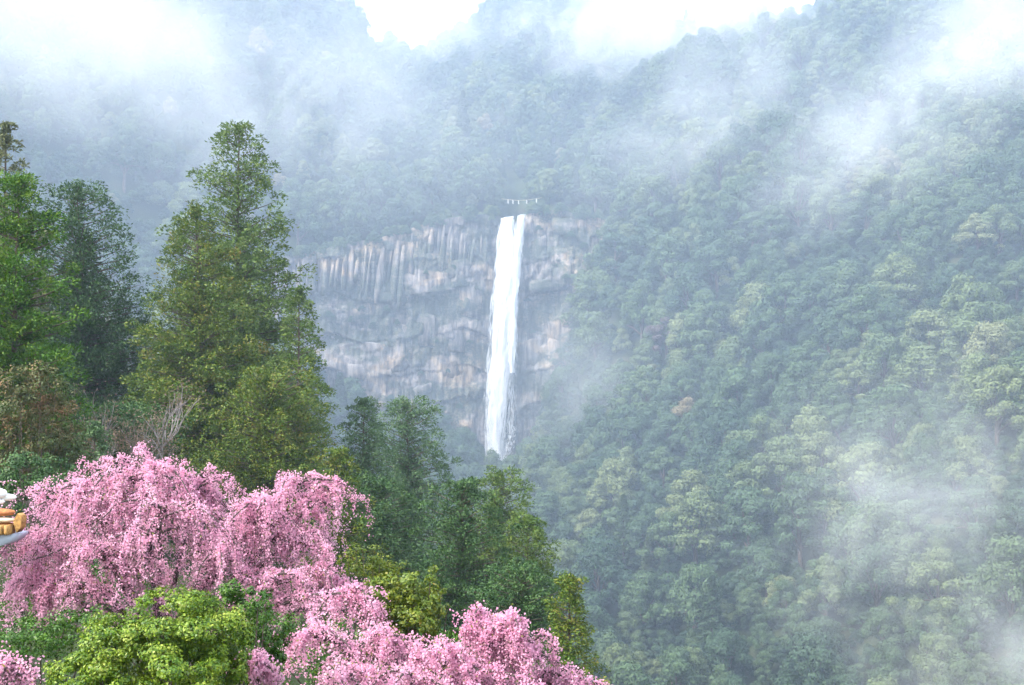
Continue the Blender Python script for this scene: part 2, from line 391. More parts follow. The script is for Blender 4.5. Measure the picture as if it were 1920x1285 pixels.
def stream(name, left, right, out, mat, parent, seed, nu=26, nv=150, rough=0.5, bow=1.6):
    """left/right: lists of (px, py); out: metres the sheet stands out of the cliff, top to bottom"""
    rg = np.random.default_rng(seed)
    L_ = np.array(left, float); R_ = np.array(right, float)
    y0, y1 = L_[0, 1], L_[-1, 1]
    v = np.linspace(0, 1, nv); py = y0 + (y1 - y0) * v; py2 = R_[0, 1] + (R_[-1, 1] - R_[0, 1]) * v
    lx = np.interp(py, L_[:, 1], L_[:, 0]); rx = np.interp(py2, R_[:, 1], R_[:, 0])
    u = np.linspace(0, 1, nu)
    D0 = 596.0 - np.interp(v, np.linspace(0, 1, len(out)), out)
    PX = lx[:, None] + (rx - lx)[:, None] * u[None, :]; PY = py[:, None] + (py2 - py)[:, None] * u[None, :]
    D = D0[:, None] - bow * np.sin(np.pi * u)[None, :] - rough * fbm(u[None, :] * 7 + seed * 3.1 + 0 * v[:, None], v[:, None] * 9 + seed, 4)
    PX = PX + 2.0 * fbm(v[:, None] * 12 + 0 * u[None, :], u[None, :] * 3 + seed, 3)
    X = (PX - CX) / F_PX * 594.0; Z = (HZ - PY) / F_PX * 594.0
    V = np.stack([X, D, Z], -1).reshape(-1, 3)
    b = (np.arange(nv - 1)[:, None] * nu + np.arange(nu - 1)[None, :]).ravel()
    F = np.stack([b, b + nu, b + nu + 1, b + 1], -1)
    me = mesh_np(name, V, F, True)
    uvl = me.uv_layers.new(name='UVMap')
    UV = np.stack([np.repeat(u[None, :], nv, 0), np.repeat(v[:, None] * 6, nu, 1) + seed * 1.37], -1).reshape(-1, 2)
    uvl.data.foreach_set('uv', UV[F.ravel()].astype(np.float32).ravel())
    return obj(name, me, mat, parent)
fall = thing('waterfall', 'tall white waterfall plunging in one long drop down the grey cliff', 'waterfall', at(930, 875, 590))
fall.location = (0, 0, 0)
stream('main_stream', [(934, 409), (927, 450), (920, 540), (914, 640), (909, 740), (905, 800), (908, 850), (922, 905)], [(970, 404), (968, 425), (975, 460), (976, 520), (971, 600), (964, 680), (958, 760), (950, 830), (946, 905)], [0.4, 2.5, 4, 5, 6, 6.5, 7], M['water'], fall, 1)
stream('main_stream', [(938, 412), (931, 460), (925, 560), (917, 680), (911, 800), (925, 900)], [(965, 410), (964, 470), (962, 560), (957, 680), (950, 800), (944, 900)], [0.2, 1.6, 3, 4, 5, 5.5, 6], M['water'], fall, 5, bow=0.8)
stream('side_stream', [(970, 404), (963, 440), (958, 470), (954, 560), (950, 700)], [(988, 401), (984, 450), (979, 500), (974, 560), (968, 700)], [0.4, 2.2, 3.4, 4.6, 5], M['water'], fall, 9, nu=14)
stream('water_veil', [(955, 480), (948, 640), (940, 815)], [(978, 480), (974, 640), (973, 812)], [1.6, 3.0, 4.0], M['veil'], fall, 14, nu=18)
stream('lower_cascade', [(950, 800), (944, 830), (934, 870), (928, 905)], [(974, 798), (970, 830), (962, 865), (950, 905)], [4.0, 5.0, 6.5, 7.5], M['veil'], fall, 21, nu=14, nv=40)

# ------------------------------------------------------------------ sacred rope above the lip
def simple_mat(name, c, rough=0.7, var=0.12, scale=8.0):
    t = NT(name); tc = t.n('TexCoord'); nz = t.noise(scale, 5, tc.outputs['Object'])
    return t.finish(t.ramp(nz, [(0.3, tuple(v * (1 - var) for v in c)), (0.7, tuple(min(1, v * (1 + var)) for v in c))]), rough)
M['paper'] = simple_mat('white_paper', (0.62, 0.62, 0.6), var=0.08)
M['straw'] = simple_mat('straw_rope', (0.42, 0.36, 0.22))
pa, pb = at(940, 373, 600), at(1016, 371, 600)
rope = thing('sacred_rope', 'thin straw rope with white paper streamers strung above the waterfall lip', 'rope', pa)
bg_ = Bag(); ts = np.linspace(0, 1, 24)
pts = [(pb - pa) * t_ + np.array([0, 0, -1.1 * math.sin(math.pi * t_)]) for t_ in ts]
tube(bg_, pts, 0.11, 6); obj('rope', bg_.mesh('rope', True), M['straw'], rope)
for t_ in (0.16, 0.28, 0.42, 0.62, 0.86):
    p = (pb - pa) * t_ + np.array([0, -0.05, -1.1 * math.sin(math.pi * t_)])
    s = 0.2; V = []; F = []
    for q in range(4):        # folded zig-zag streamer
        ox = (q % 2) * 0.22; z0 = -q * 0.5
        o_ = len(V)
        V += [p + np.array([ox - s, 0.06 * (q % 2), z0]), p + np.array([ox + s, 0.06 * (q % 2), z0]), p + np.array([ox + s, 0.06 * (q % 2) + .03, z0 - 0.56]), p + np.array([ox - s, 0.06 * (q % 2) + .03, z0 - 0.56])]
        F.append((o_, o_ + 1, o_ + 2, o_ + 3))
    obj('paper_streamer', mesh_np('paper_streamer', np.array(V), np.array(F)), M['paper'], rope)
# ------------------------------------------------------------------ the wood on the mountain
def broadleaf(seed, n_cards=9500, flat=0.85, cs=(0.13, 0.23), spread=1.0):
    """crown of one unit-size forest tree: about 11 m across, 13 m tall, a dome of many rounded billows"""
    rg = np.random.default_rng(seed); nl = int(rg.integers(24, 34))
    c = np.zeros((nl, 3)); r = np.zeros(nl); asym = rg.normal(0, 0.16, 2)
    for i in range(nl):
        a = i * 2.39996 + rg.uniform(-.5, .5); q = math.sqrt((i + 0.3) / nl)
        rad = 4.1 * q * rg.uniform(0.72, 1.12) * spread
        c[i] = (rad * math.cos(a) * (1 + asym[0]), rad * math.sin(a) * (1 + asym[1]), 10.6 - 6.4 * q ** 2.2 + rg.normal(0, 0.75)); r[i] = rg.uniform(0.85, 1.9) * (1.1 - 0.25 * q)
    which = rg.choice(nl, n_cards, p=r ** 2 / (r ** 2).sum())
    d = rand_unit(rg, n_cards); d[:, 2] = np.where((d[:, 2] < -0.3) & (rg.random(n_cards) < 0.6), -d[:, 2], d[:, 2])
    k = rg.uniform(0.80, 1.08, n_cards)
    sub = 1 + 0.16 * np.sin(d[:, 0] * 8 + which * 1.7) * np.sin(d[:, 1] * 8 + which * 2.3) + 0.10 * np.sin(d[:, 2] * 13 + which)
    P = c[which] + d * (r[which] * k * sub)[:, None] * np.array([1, 1, flat])
    N = nrm(d + 0.45 * rand_unit(rg, n_cards) + np.array([0, 0, 0.1])); A = np.cross(N, rand_unit(rg, n_cards))
    b = Bag(); cards(b, P, A, N, rg.uniform(*cs, n_cards), rg.uniform(*cs, n_cards) * 0.75, 0.2)
    tb = Bag(); tube(tb, [(0, 0, -3), (0.1, 0, 2), (0.3, 0.2, 6), (0.2, 0.1, 9)], [0.42, 0.34, 0.24, 0.1], 6)
    for i in range(0, nl, 4):
        p0 = np.array([0.2, 0.1, rg.uniform(2.5, 5.5)]); tube(tb, [p0, (p0 + c[i]) / 2 + np.array([0, 0, .4]), c[i]], [0.16, 0.11, 0.05], 5)
    return b.mesh('crown'), tb.mesh('trunk', True)
def forest_conifer(seed):
    rg = np.random.default_rng(seed); n = 6500
    t = rg.random(n) ** 0.8; lay = np.floor(t * 13) / 13 + 0.06 * rg.random(n)
    a = rg.uniform(0, 2 * np.pi, n); rr = 3.4 * (1 - lay) ** 0.8 * (0.75 + 0.3 * np.sin(a * 3 + np.floor(t * 13) * 2.1)) * np.sqrt(rg.uniform(0.25, 1, n)) + 0.15
    P = np.stack([rr * np.cos(a), rr * np.sin(a), 3 + 15 * lay - 0.25 * rr], -1)
    rad = np.stack([np.cos(a), np.sin(a), -0.15 + 0 * a], -1)
    b = Bag(); cards(b, P, rad + 0.5 * rand_unit(rg, n), np.array([0, 0, 1.0]) + 0.5 * rad + 0.4 * rand_unit(rg, n), rg.uniform(.24, .4, n), rg.uniform(.12, .2, n), 0.3)
    tb = Bag(); tube(tb, [(0, 0, -3), (0, 0, 6), (0, 0, 17.5)], [0.4, 0.28, 0.05], 6)
    return b.mesh('crown'), tb.mesh('trunk', True)

variants = [broadleaf(100 + i, flat=(0.9, 0.72, 0.95, 0.8)[i % 4], spread=(1.0, 1.2, 0.85, 1.05)[i % 4]) for i in range(9)] + [forest_conifer(300 + i) for i in range(2)]
for cm, tm in variants: cm.materials.append(M['forest']); tm.materials.append(M['bark'])

rg = np.random.default_rng(5)
SP = 9.0
ax_, ay_ = np.meshgrid(np.arange(-440, 470, SP), np.arange(215, 1010, SP))
tx = (ax_ + rg.uniform(-.46, .46, ax_.shape) * SP).ravel(); ty = (ay_ + rg.uniform(-.46, .46, ax_.shape) * SP).ravel()
tz_ = h_at(tx, ty)
tsz = np.exp(rg.normal(-0.02, 0.34, tx.shape)) * (1.48 + 0.42 * vnoise(tx / 45.0, ty / 45.0)) * np.where(ty > 610, 0.85, 1.0)
hx = (h_at(tx + 2, ty) - h_at(tx - 2, ty)) / 4; hy = (h_at(tx, ty + 2) - h_at(tx, ty - 2)) / 4
tsz = np.clip(tsz, 0.8, 2.35); slope = np.hypot(hx, hy)
px_ = CX + tx / ty * F_PX; pyt = HZ - (tz_ + 13 * tsz) / ty * F_PX; pyc = HZ - (tz_ + 9 * tsz) / ty * F_PX
on_cliff = (tx > -122) & (tx < 47) & (ty - cliff_y(tx) > -9) & (ty - cliff_y(tx) < 6)
stream_gap = (np.abs(tx - 1.0) < 8) & (ty > 570) & (ty < 650)
fall_gap = (np.abs(tx + 8) < 9) & (ty > 545) & (ty < 605)
keep = (px_ > -120) & (px_ < 2040) & (pyt > -70) & (pyt < 1400) & ~on_cliff & ~stream_gap & ~fall_gap & (slope < 4.0)
# hidden behind terrain?
S = np.linspace(0.25, 0.985, 60)
vis = np.ones(len(tx), bool)
for s_ in S:
    vis &= h_at(tx * s_, ty * s_) + 3 < (tz_ + 14 * tsz) * s_
cont = np.interp(px_, [-100, 0, 130, 280, 300, 437, 560, 620, 650, 830, 840, 1060, 1120, 1150, 1160], [350, 350, 450, 560, 480, 230, 540, 760, 760, 800, 880, 980, 1180, 1285, 1400])
keep &= vis & (pyt < cont + 380)
tx, ty, tz_, tsz, px_, pyc, cont = [a[keep] for a in (tx, ty, tz_, tsz, px_, pyc, cont)]
N_T = len(tx)
tint = np.clip(0.30 + 0.22 * vnoise(tx / 30.0 + 5, ty / 30.0) + rg.normal(0, 0.15, N_T), 0.0, 0.74)
odd = rg.random(N_T)
tint = np.where(odd < 0.008, rg.uniform(0.80, 0.87, N_T), np.where(odd < 0.010, rg.uniform(0.9, 1.0, N_T), tint))
tvar = np.where(rg.random(N_T) < 0.02, rg.integers(9, 11, N_T), rg.integers(0, 9, N_T))
trot = rg.uniform(0, 2 * np.pi, N_T)
tscz = tsz * rg.uniform(0.85, 1.15, N_T)
# single trees the photograph shows apart: tan crown on the spur, bare mauve crowns, bright crown low on the slope
for (qx, qy, tn) in [(1285, 790, 0.885), (1345, 545, 0.985), (1255, 620, 1.0), (1250, 1230, 0.56), (1150, 520, 0.5), (1610, 320, 0.80), (1340, 650, 0.66), (1840, 440, 0.72), (215, 365, 0.78), (1900, 640, 0.6)]:
    i = int(np.argmin((px_ - qx) ** 2 + (pyc - qy) ** 2)); tint[i] = tn; tsz[i] *= 1.15; tvar[i] = i % 9
showing = (px_ > 5) & (px_ < 1915) & (pyc > 10) & (pyc < 1275) & (pyc < cont - 25)
size_px = np.where(showing, tsz / ty, 0)
order = np.argsort(-size_px); single = np.zeros(N_T, bool); single[order[:300]] = True

def zone(px, py):
    if px > 1000:
        col = 'beside the gorge' if px < 1200 else 'right of the blossom' if px < 1400 else 'mid right slope' if px < 1580 else 'towards the right edge' if px < 1760 else 'at the right edge'
        row = 'at the bottom' if py > 1180 else 'low down' if py > 1060 else 'lower slope' if py > 930 else 'half way up' if py > 800 else 'upper slope' if py > 600 else 'high up'
        return col + ', ' + row
    return 'on the mountain above the cliff' if px > 550 else 'on the mountain behind the left cedars'
def hue(t):
    return 'dark green' if t < 0.22 else 'green' if t < 0.38 else 'yellowish green' if t < 0.56 else 'pale olive' if t < 0.78 else 'straw-coloured' if t < 0.88 else 'tan' if t < 0.93 else 'leafless mauve'
protos = {}
def tree_label(i):
    return f"{hue(tint[i])} {'spired conifer' if tvar[i] >= 9 else 'large round tree' if tsz[i] > 1.9 else 'small round tree' if tsz[i] < 1.4 else 'round tree'} {zone(px_[i], pyc[i])}"
labels = {int(i): tree_label(i) for i in np.nonzero(single)[0]}
seen = {}; ORD = 'first second third fourth fifth sixth seventh eighth ninth tenth eleventh twelfth thirteenth fourteenth fifteenth sixteenth seventeenth eighteenth nineteenth twentieth'.split()
for i, l_ in labels.items(): seen.setdefault(l_, []).append(i)
for l_, m_ in seen.items():          # look-alikes in one zone: told apart by their place in the photo
    if len(m_) == 2:
        for w_, i in zip(('left', 'right'), sorted(m_, key=lambda q: px_[q])): labels[i] = l_ + f', {w_} of the two'
    elif len(m_) > 2:
        ms = sorted(m_, key=lambda q: px_[q])
        for r_, i in enumerate(ms): labels[i] = l_ + ', ' + ('leftmost of these' if r_ == 0 else 'rightmost of these' if r_ == len(ms) - 1 else ORD[r_] + ' from the left')
for i in np.nonzero(single)[0]:
    e = thing('conifer_tree' if tvar[i] >= 9 else 'broadleaf_tree', labels[int(i)], 'tree', (tx[i], ty[i], tz_[i]), float(trot[i]), 'trees on the far slopes', (float(tsz[i]), float(tsz[i]), float(tscz[i])))
    v = int(tvar[i])
    if v not in protos:
        cr = obj('crown', variants[v][0], None, e); tr = obj('trunk', variants[v][1], None, e); protos[v] = (cr, tr)
    else:
        cr, tr = protos[v][0].copy(), protos[v][1].copy()
        for o in (cr, tr): C.objects.link(o); o.parent = e
    cr['tint'] = float(tint[i])
for v in range(len(variants)):
    if v not in protos:      # every shape is used by at least one single tree
        print('variant without single', v)

# the rest of the wood: one mass
rest = ~single
ux, uy = np.meshgrid(np.arange(20, 420, 6.4), np.arange(230, 600, 6.4)); ux = (ux + rg.uniform(-3, 3, ux.shape)).ravel(); uy = (uy + rg.uniform(-3, 3, uy.shape)).ravel(); uz = h_at(ux, uy)
upx = CX + ux / uy * F_PX; upy = HZ - uz / uy * F_PX; uk = (upx > 990) & (upx < 1990) & (upy > 60) & (upy < 1380) & ~((ux < 50) & (np.abs(uy - cliff_y(ux)) < 11)); uk &= (np.abs(ux + 8) > 12) | (uy < 540)
ux, uy, uz = ux[uk], uy[uk], uz[uk]; nu_ = len(ux); us = rg.uniform(0.5, 0.85, nu_)
tx, ty, tz_, tsz, tscz = [np.concatenate(q) for q in ((tx, ux), (ty, uy), (tz_, uz - 3.6 * us), (tsz, us * 1.15), (tscz, us))]
tint = np.concatenate([tint, rg.uniform(0.0, 0.25, nu_)]); tvar = np.concatenate([tvar, rg.integers(0, 9, nu_)]); trot = np.concatenate([trot, rg.uniform(0, 6.28, nu_)]); rest = np.concatenate([rest, np.ones(nu_, bool)])
wx_, wy_ = np.meshgrid(np.arange(-430, 300, 9.0), np.arange(240, 930, 9.0)); wx_ = (wx_ + rg.uniform(-4, 4, wx_.shape)).ravel(); wy_ = (wy_ + rg.uniform(-4, 4, wy_.shape)).ravel(); wz_ = h_at(wx_, wy_)
upx = CX + wx_ / wy_ * F_PX; upy = HZ - wz_ / wy_ * F_PX; uk = (upx > -60) & (upx < 1980) & (upy > -20) & (upy < 860) & ~((wx_ < 50) & (wx_ > -128) & (np.abs(wy_ - cliff_y(wx_)) < 12)) & ((wx_ < 15) | (wy_ > 600)) & ((np.abs(wx_ + 4) > 14) | (wy_ > 655)) & ((wy_ > 600) | (wx_ < -125))
wx_, wy_, wz_ = wx_[uk], wy_[uk], wz_[uk]; nu_ = len(wx_); us = rg.uniform(0.6, 0.95, nu_)
tx, ty, tz_, tsz, tscz = [np.concatenate(q) for q in ((tx, wx_), (ty, wy_), (tz_, wz_ - 3.0 * us), (tsz, us * 1.15), (tscz, us))]
tint = np.concatenate([tint, rg.uniform(0.0, 0.4, nu_)]); tvar = np.concatenate([tvar, rg.integers(0, 9, nu_)]); trot = np.concatenate([trot, rg.uniform(0, 6.28, nu_)]); rest = np.concatenate([rest, np.ones(nu_, bool)])
lx = rg.uniform(-126, 54, 150); ly = cliff_y(lx) + rg.uniform(-1.5, 6.5, 150); lz = top_z(lx) - rg.uniform(2.0, 5.0, 150); ok = np.abs(lx - 0.5) > 9
lx, ly, lz = lx[ok], ly[ok], lz[ok]; nlp = len(lx); lsz = rg.uniform(0.38, 0.75, nlp)
tx, ty, tz_, tsz, tscz = [np.concatenate(q) for q in ((tx, lx), (ty, ly), (tz_, lz), (tsz, lsz), (tscz, lsz))]
tint = np.concatenate([tint, rg.uniform(0.1, 0.5, nlp)]); tvar = np.concatenate([tvar, rg.integers(0, 9, nlp)]); trot = np.concatenate([trot, rg.uniform(0, 6.28, nlp)]); rest = np.concatenate([rest, np.ones(nlp, bool)])
wp = np.stack([tx, ty, tz_], -1)[rest].astype(np.float32)
wm = mesh_np('forest', wp, np.zeros((0, 3), int)) if False else bpy.data.meshes.new('forest')
wm.vertices.add(len(wp)); wm.vertices.foreach_set('co', wp.ravel())
def attr(n, typ, data):
    a = wm.attributes.new(n, typ, 'POINT'); a.data.foreach_set('vector' if typ == 'FLOAT_VECTOR' else 'value', np.ascontiguousarray(data).ravel())
vids = sorted(protos); remap = np.array([vids.index(v) if v in vids else 0 for v in range(len(variants))])
attr('vid', 'INT', remap[tvar[rest]].astype(np.int32)); attr('tint', 'FLOAT', tint[rest].astype(np.float32)); attr('rot', 'FLOAT', trot[rest].astype(np.float32))
attr('size', 'FLOAT_VECTOR', np.stack([tsz, tsz, tscz], -1)[rest].astype(np.float32))
forest = bpy.data.objects.new('forest', wm); C.objects.link(forest)
tag(forest, 'misty evergreen wood covering the steep mountainsides around the waterfall', 'forest', kind='stuff')
gt = bpy.data.node_groups.new('forest_scatter', 'GeometryNodeTree'); gt.is_modifier = True
gt.interface.new_socket('Geometry', in_out='INPUT', socket_type='NodeSocketGeometry'); gt.interface.new_socket('Geometry', in_out='OUTPUT', socket_type='NodeSocketGeometry')
gi = gt.nodes.new('NodeGroupInput'); go = gt.nodes.new('NodeGroupOutput'); ip = gt.nodes.new('GeometryNodeInstanceOnPoints'); jn = gt.nodes.new('GeometryNodeGeometryToInstance')
m2p = gt.nodes.new('GeometryNodeMeshToPoints')
def named(n, typ):
    q = gt.nodes.new('GeometryNodeInputNamedAttribute'); q.data_type = typ; q.inputs[0].default_value = n; return q.outputs[0]
for v in reversed(vids):      # joined in link order, last linked first
    oi = gt.nodes.new('GeometryNodeObjectInfo'); oi.transform_space = 'ORIGINAL'; oi.inputs[0].default_value = protos[v][0]; oi.inputs['As Instance'].default_value = False
    gt.links.new(oi.outputs['Geometry'], jn.inputs[0])
gt.links.new(gi.outputs[0], m2p.inputs[0]); gt.links.new(m2p.outputs[0], ip.inputs['Points']); gt.links.new(jn.outputs[0], ip.inputs['Instance'])
ip.inputs['Pick Instance'].default_value = True
gt.links.new(named('vid', 'INT'), ip.inputs['Instance Index'])
cxyz = gt.nodes.new('ShaderNodeCombineXYZ'); gt.links.new(named('rot', 'FLOAT'), cxyz.inputs[2])
e2r = gt.nodes.new('FunctionNodeEulerToRotation'); gt.links.new(cxyz.outputs[0], e2r.inputs[0]); gt.links.new(e2r.outputs[0], ip.inputs['Rotation'])
gt.links.new(named('size', 'FLOAT_VECTOR'), ip.inputs['Scale']); gt.links.new(ip.outputs[0], go.inputs[0])
md = forest.modifiers.new('scatter', 'NODES'); md.node_group = gt
print('forest trees', N_T, 'single', int(single.sum()))
# ------------------------------------------------------------------ near trees
def leafset(c, dark=0.55, light=1.6):
    return [(0.0, tuple(v * dark for v in c)), (0.5, c), (1.0, tuple(min(v * light, 0.8) for v in c))]
M['cedar_olive'] = leaf_mat('cedar_olive', [(0.0, (0.015, 0.048, 0.005)), (0.40, (0.060, 0.118, 0.010)), (0.68, (0.132, 0.168, 0.016)), (1.0, (0.23, 0.155, 0.036))], 0.5, 0.14)
M['cedar_soft'] = leaf_mat('cedar_soft', [(0.0, (0.024, 0.070, 0.012)), (0.5, (0.088, 0.155, 0.026)), (1.0, (0.185, 0.225, 0.048))], 0.5, 0.14)
M['cedar_bright'] = leaf_mat('cedar_bright', [(0.0, (0.012, 0.055, 0.006)), (0.5, (0.055, 0.150, 0.010)), (1.0, (0.175, 0.250, 0.014))], 0.9, 0.14)
M['cypress_dark'] = leaf_mat('cypress_dark', [(0.0, (0.010, 0.036, 0.011)), (0.5, (0.040, 0.098, 0.026)), (1.0, (0.095, 0.155, 0.042))], 0.6, 0.12)
M['cypress_blue'] = leaf_mat('cypress_blue', [(0.0, (0.026, 0.068, 0.026)), (0.5, (0.070, 0.140, 0.052)), (1.0, (0.140, 0.205, 0.080))], 0.6, 0.14)
M['olive_top'] = leaf_mat('olive_top', [(0.0, (0.066, 0.090, 0.036)), (0.5, (0.138, 0.162, 0.066)), (1.0, (0.240, 0.228, 0.108))], 0.5, 0.25)
M['bush_lime'] = leaf_mat('bush_lime', [(0.0, (0.012, 0.050, 0.003)), (0.35, (0.066, 0.145, 0.006)), (0.70, (0.185, 0.265, 0.013)), (1.0, (0.42, 0.44, 0.10))], 3.0, 0.2, 0.45, 0.35, patch=0.45)
M['bush_deep'] = leaf_mat('bush_deep', [(0.0, (0.010, 0.045, 0.005)), (0.5, (0.042, 0.120, 0.008)), (1.0, (0.130, 0.225, 0.016))], 2.0, 0.18, 0.45, 0.35)
M['bush_gold'] = leaf_mat('bush_gold', [(0.0, (0.022, 0.055, 0.005)), (0.45, (0.095, 0.150, 0.010)), (0.8, (0.20, 0.22, 0.020)), (1.0, (0.25, 0.145, 0.05))], 2.4, 0.2, 0.45, 0.35)
M['rust_leaf'] = leaf_mat('rust_leaf', [(0.0, (0.022, 0.045, 0.012)), (0.45, (0.070, 0.090, 0.026)), (0.72, (0.17, 0.115, 0.055)), (1.0, (0.34, 0.17, 0.09))], 0.9, 0.18, patch=0.7)
M['twig_leaf'] = leaf_mat('twig_leaf', [(0.0, (0.10, 0.085, 0.06)), (0.6, (0.21, 0.155, 0.11)), (1.0, (0.33, 0.23, 0.17))], 0.9, 0.3)
M['blossom'] = leaf_mat('blossom', [(0.0, (0.66, 0.27, 0.42)), (0.35, (0.78, 0.41, 0.57)), (0.7, (0.83, 0.50, 0.65)), (1.0, (0.86, 0.59, 0.72))], 1.2, 0.5, 0.7, 0.1, patch=0.5)
M['young_leaf'] = leaf_mat('young_leaf', [(0.0, (0.10, 0.13, 0.02)), (0.6, (0.22, 0.24, 0.04)), (1.0, (0.30, 0.16, 0.05))], 1.2, 0.35)

def conifer(name, label, base, H, Rad, mat, seed, prof, lo=0.10, n_br=230, card=(0.14, 0.22), per=40, tuft=0.62, droop=0.30, clump=0.35, group=None, up=0.25, gap=0.0, layered=False):
    """trunk, limbs in whorls, and needle sprays in tufts along the outer half of every limb"""
    rg = np.random.default_rng(seed); tb = Bag(); lb = Bag(); fb = Bag()
    bendx, bendy = rg.normal(0, 0.012, 2)
    ax = lambda z: np.array([bendx * z * z / H, bendy * z * z / H, z])
    zz = np.linspace(-1.5, H * 0.985, 9); tube(tb, [ax(z) for z in zz], H * 0.0125 * (1 - np.linspace(0, 0.94, 9)) + 0.02, 9)
    cent = []; rad = []; outd = []
    tg = np.linspace(lo, 0.992, 200); cdf = np.cumsum(np.interp(tg, prof[0], prof[1]) + 0.30); cdf = (cdf - cdf[0]) / (cdf[-1] - cdf[0])
    for i in range(n_br):
        t = float(np.interp((i + rg.random()) / n_br, cdf, tg)); az = i * 2.39996 + rg.normal(0, 0.25)
        if layered:          # boughs in loose tiers
            lay_ = 2.5 * tuft / H; off = 0.9 * float(vnoise(az * 0.8 + seed, 4.4)); t = float(np.clip((round(t / lay_ - off) + off + rg.normal(0, 0.26)) * lay_, lo, 0.992))
        big = 1 + clump * float(vnoise(az * 0.95 + seed * 5.3, t * 9.0 + seed)) + 0.35 * clump * float(vnoise(az * 2.5 + seed, t * 22.0))
        if gap and rg.random() < gap * (0.5 + float(vnoise(az * 1.3 + seed, t * 12))): continue
        L = max(Rad * float(np.interp(t, prof[0], prof[1])) * big * rg.uniform(0.9, 1.04), 0.25)
        d = np.array([math.cos(az), math.sin(az), 0]); p0 = ax(t * H)
        sag = droop * (1.1 - t); rise = 0.45 * t
        q = lambda s: p0 + d * L * s + np.array([0, 0, L * (rise * s - sag * s * s + 0.10 * s ** 4)])
        tube(lb, [q(s) for s in (0, 0.35, 0.7, 1.0)], [0.012 * L + 0.02, 0.009 * L + 0.015, 0.006 * L + 0.01, 0.008], 4)
        k = max(1, int(L / (tuft * 1.45)))
        side = np.array([-d[1], d[0], 0])
        for s in (np.linspace(0.22, 1.0, k) if k > 1 else (0.85,)):
            w = 0.24 * L * s * (1.25 - s) * 1.6
            for e in ((-1, 1) if w > tuft * 0.75 else (0,)):
                cent.append(q(s) + side * e * w * rg.uniform(0.5, 1.1) + rg.normal(0, 0.12, 3) * tuft + np.array([0, 0, 0.1 * tuft])); rad.append(tuft * rg.uniform(0.7, 1.15) * (0.75 + 0.25 * min(1, L / 3))); outd.append(d)
    for s in np.linspace(0.95, 1.0, 4):
        cent.append(ax(H * s)); rad.append(tuft * (1.02 - s) * 7 + 0.25); outd.append(np.array([0, 0, 1.0]))
    cent = np.array(cent); rad = np.array(rad); outd = np.array(outd); n = len(cent) * per
    ci = np.repeat(np.arange(len(cent)), per)
    u = rand_unit(rg, n); u[:, 2] = np.where((u[:, 2] < -0.2) & (rg.random(n) < 0.6), -u[:, 2], u[:, 2]); u = u * rg.uniform(0.62, 1.08, n)[:, None] * (1 + 0.22 * np.sin(u[:, :1] * 9 + ci[:, None]) * np.sin(u[:, 1:2] * 9 + ci[:, None] * 2))
    P = cent[ci] + u * rad[ci][:, None] * np.array([1, 1, 0.82])
    A = outd[ci] * 0.5 + 0.3 * u + np.array([0, 0, up - 0.3]) + 0.6 * rand_unit(rg, n)
    N = nrm(u + outd[ci] * 0.2 + np.array([0, 0, 0.25]) + 0.4 * rand_unit(rg, n))
    cards(fb, P, A, N, rg.uniform(*card, n) * 1.25, rg.uniform(*card, n) * 0.46, 0.3)
    e = thing(name, label, 'tree', base, 0, group)
    obj('trunk', tb.mesh('trunk', True), M['bark'], e); obj('limbs', lb.mesh('limbs', True), M['bark'], e)
    obj('crown', fb.mesh('crown'), M[mat], e)
    return e
CONE = ([0, 0.08, 0.3, 0.45, 0.63, 0.75, 0.91, 0.96, 1.0], [0.8, 0.95, 1.0, 0.90, 0.66, 0.50, 0.33, 0.20, 0.08])
FULL = ([0, 0.1, 0.3, 0.55, 0.8, 0.93, 1.0], [0.75, 0.97, 1.0, 0.88, 0.60, 0.40, 0.14])
ROUND = ([0, 0.12, 0.35, 0.6, 0.82, 0.94, 1.0], [0.7, 0.95, 1.0, 0.93, 0.74, 0.52, 0.2])

def base_at(px, d):
    x = (px - CX) / F_PX * d; return np.array([x, d, float(h_at(x, d))])
def tree_to(name, label, px, top_py, d, wpx, mat, seed, prof, **kw):
    """a conifer standing on the ground d metres out, reaching up to the height seen, wpx wide"""
    b = base_at(px, d); H = (HZ - top_py) / F_PX * d - b[2]
    return conifer(name, label, b, H, wpx / 2 / F_PX * d, mat, seed, prof, **kw)

tree_to('cedar_tree', 'tallest cedar with soft green pointed top, behind the olive cedar', 442, 238, 118, 300, 'cedar_soft', 21, CONE, layered=True, n_br=320, gap=0.10, tuft=1.15, per=76, card=(0.125, 0.2), clump=0.34, droop=0.25)
tree_to('cedar_tree', 'broad olive and brownish cedar in front of the tallest cedar', 380, 396, 98, 262, 'cedar_olive', 22, CONE, layered=True, n_br=310, gap=0.08, tuft=0.95, per=92, card=(0.089, 0.152), clump=0.36, droop=0.25)
tree_to('cedar_tree', 'short olive cedar at the right foot of the tallest cedar, above the blossom', 500, 705, 88, 210, 'cedar_olive', 23, ROUND, n_br=170, tuft=0.8, per=86, card=(0.081, 0.134), clump=0.5)
tree_to('cedar_tree', 'slim green cedar on the right flank of the tallest cedar', 560, 545, 108, 120, 'cedar_soft', 39, FULL, n_br=150, tuft=0.9, per=86, card=(0.098, 0.161), clump=0.38)
tree_to('cedar_tree', 'bright green cedar leaning in at the left edge', 22, 345, 58, 215, 'cedar_bright', 24, FULL, layered=True, lo=0.26, n_br=230, tuft=0.68, per=118, card=(0.062, 0.104), clump=0.7, up=0.45)
tree_to('cedar_tree', 'pale olive cedar top poking up behind the bright green cedar at the left edge', 8, 236, 105, 170, 'olive_top', 25, CONE, n_br=200, tuft=0.8, per=72, clump=0.7, gap=0.3)
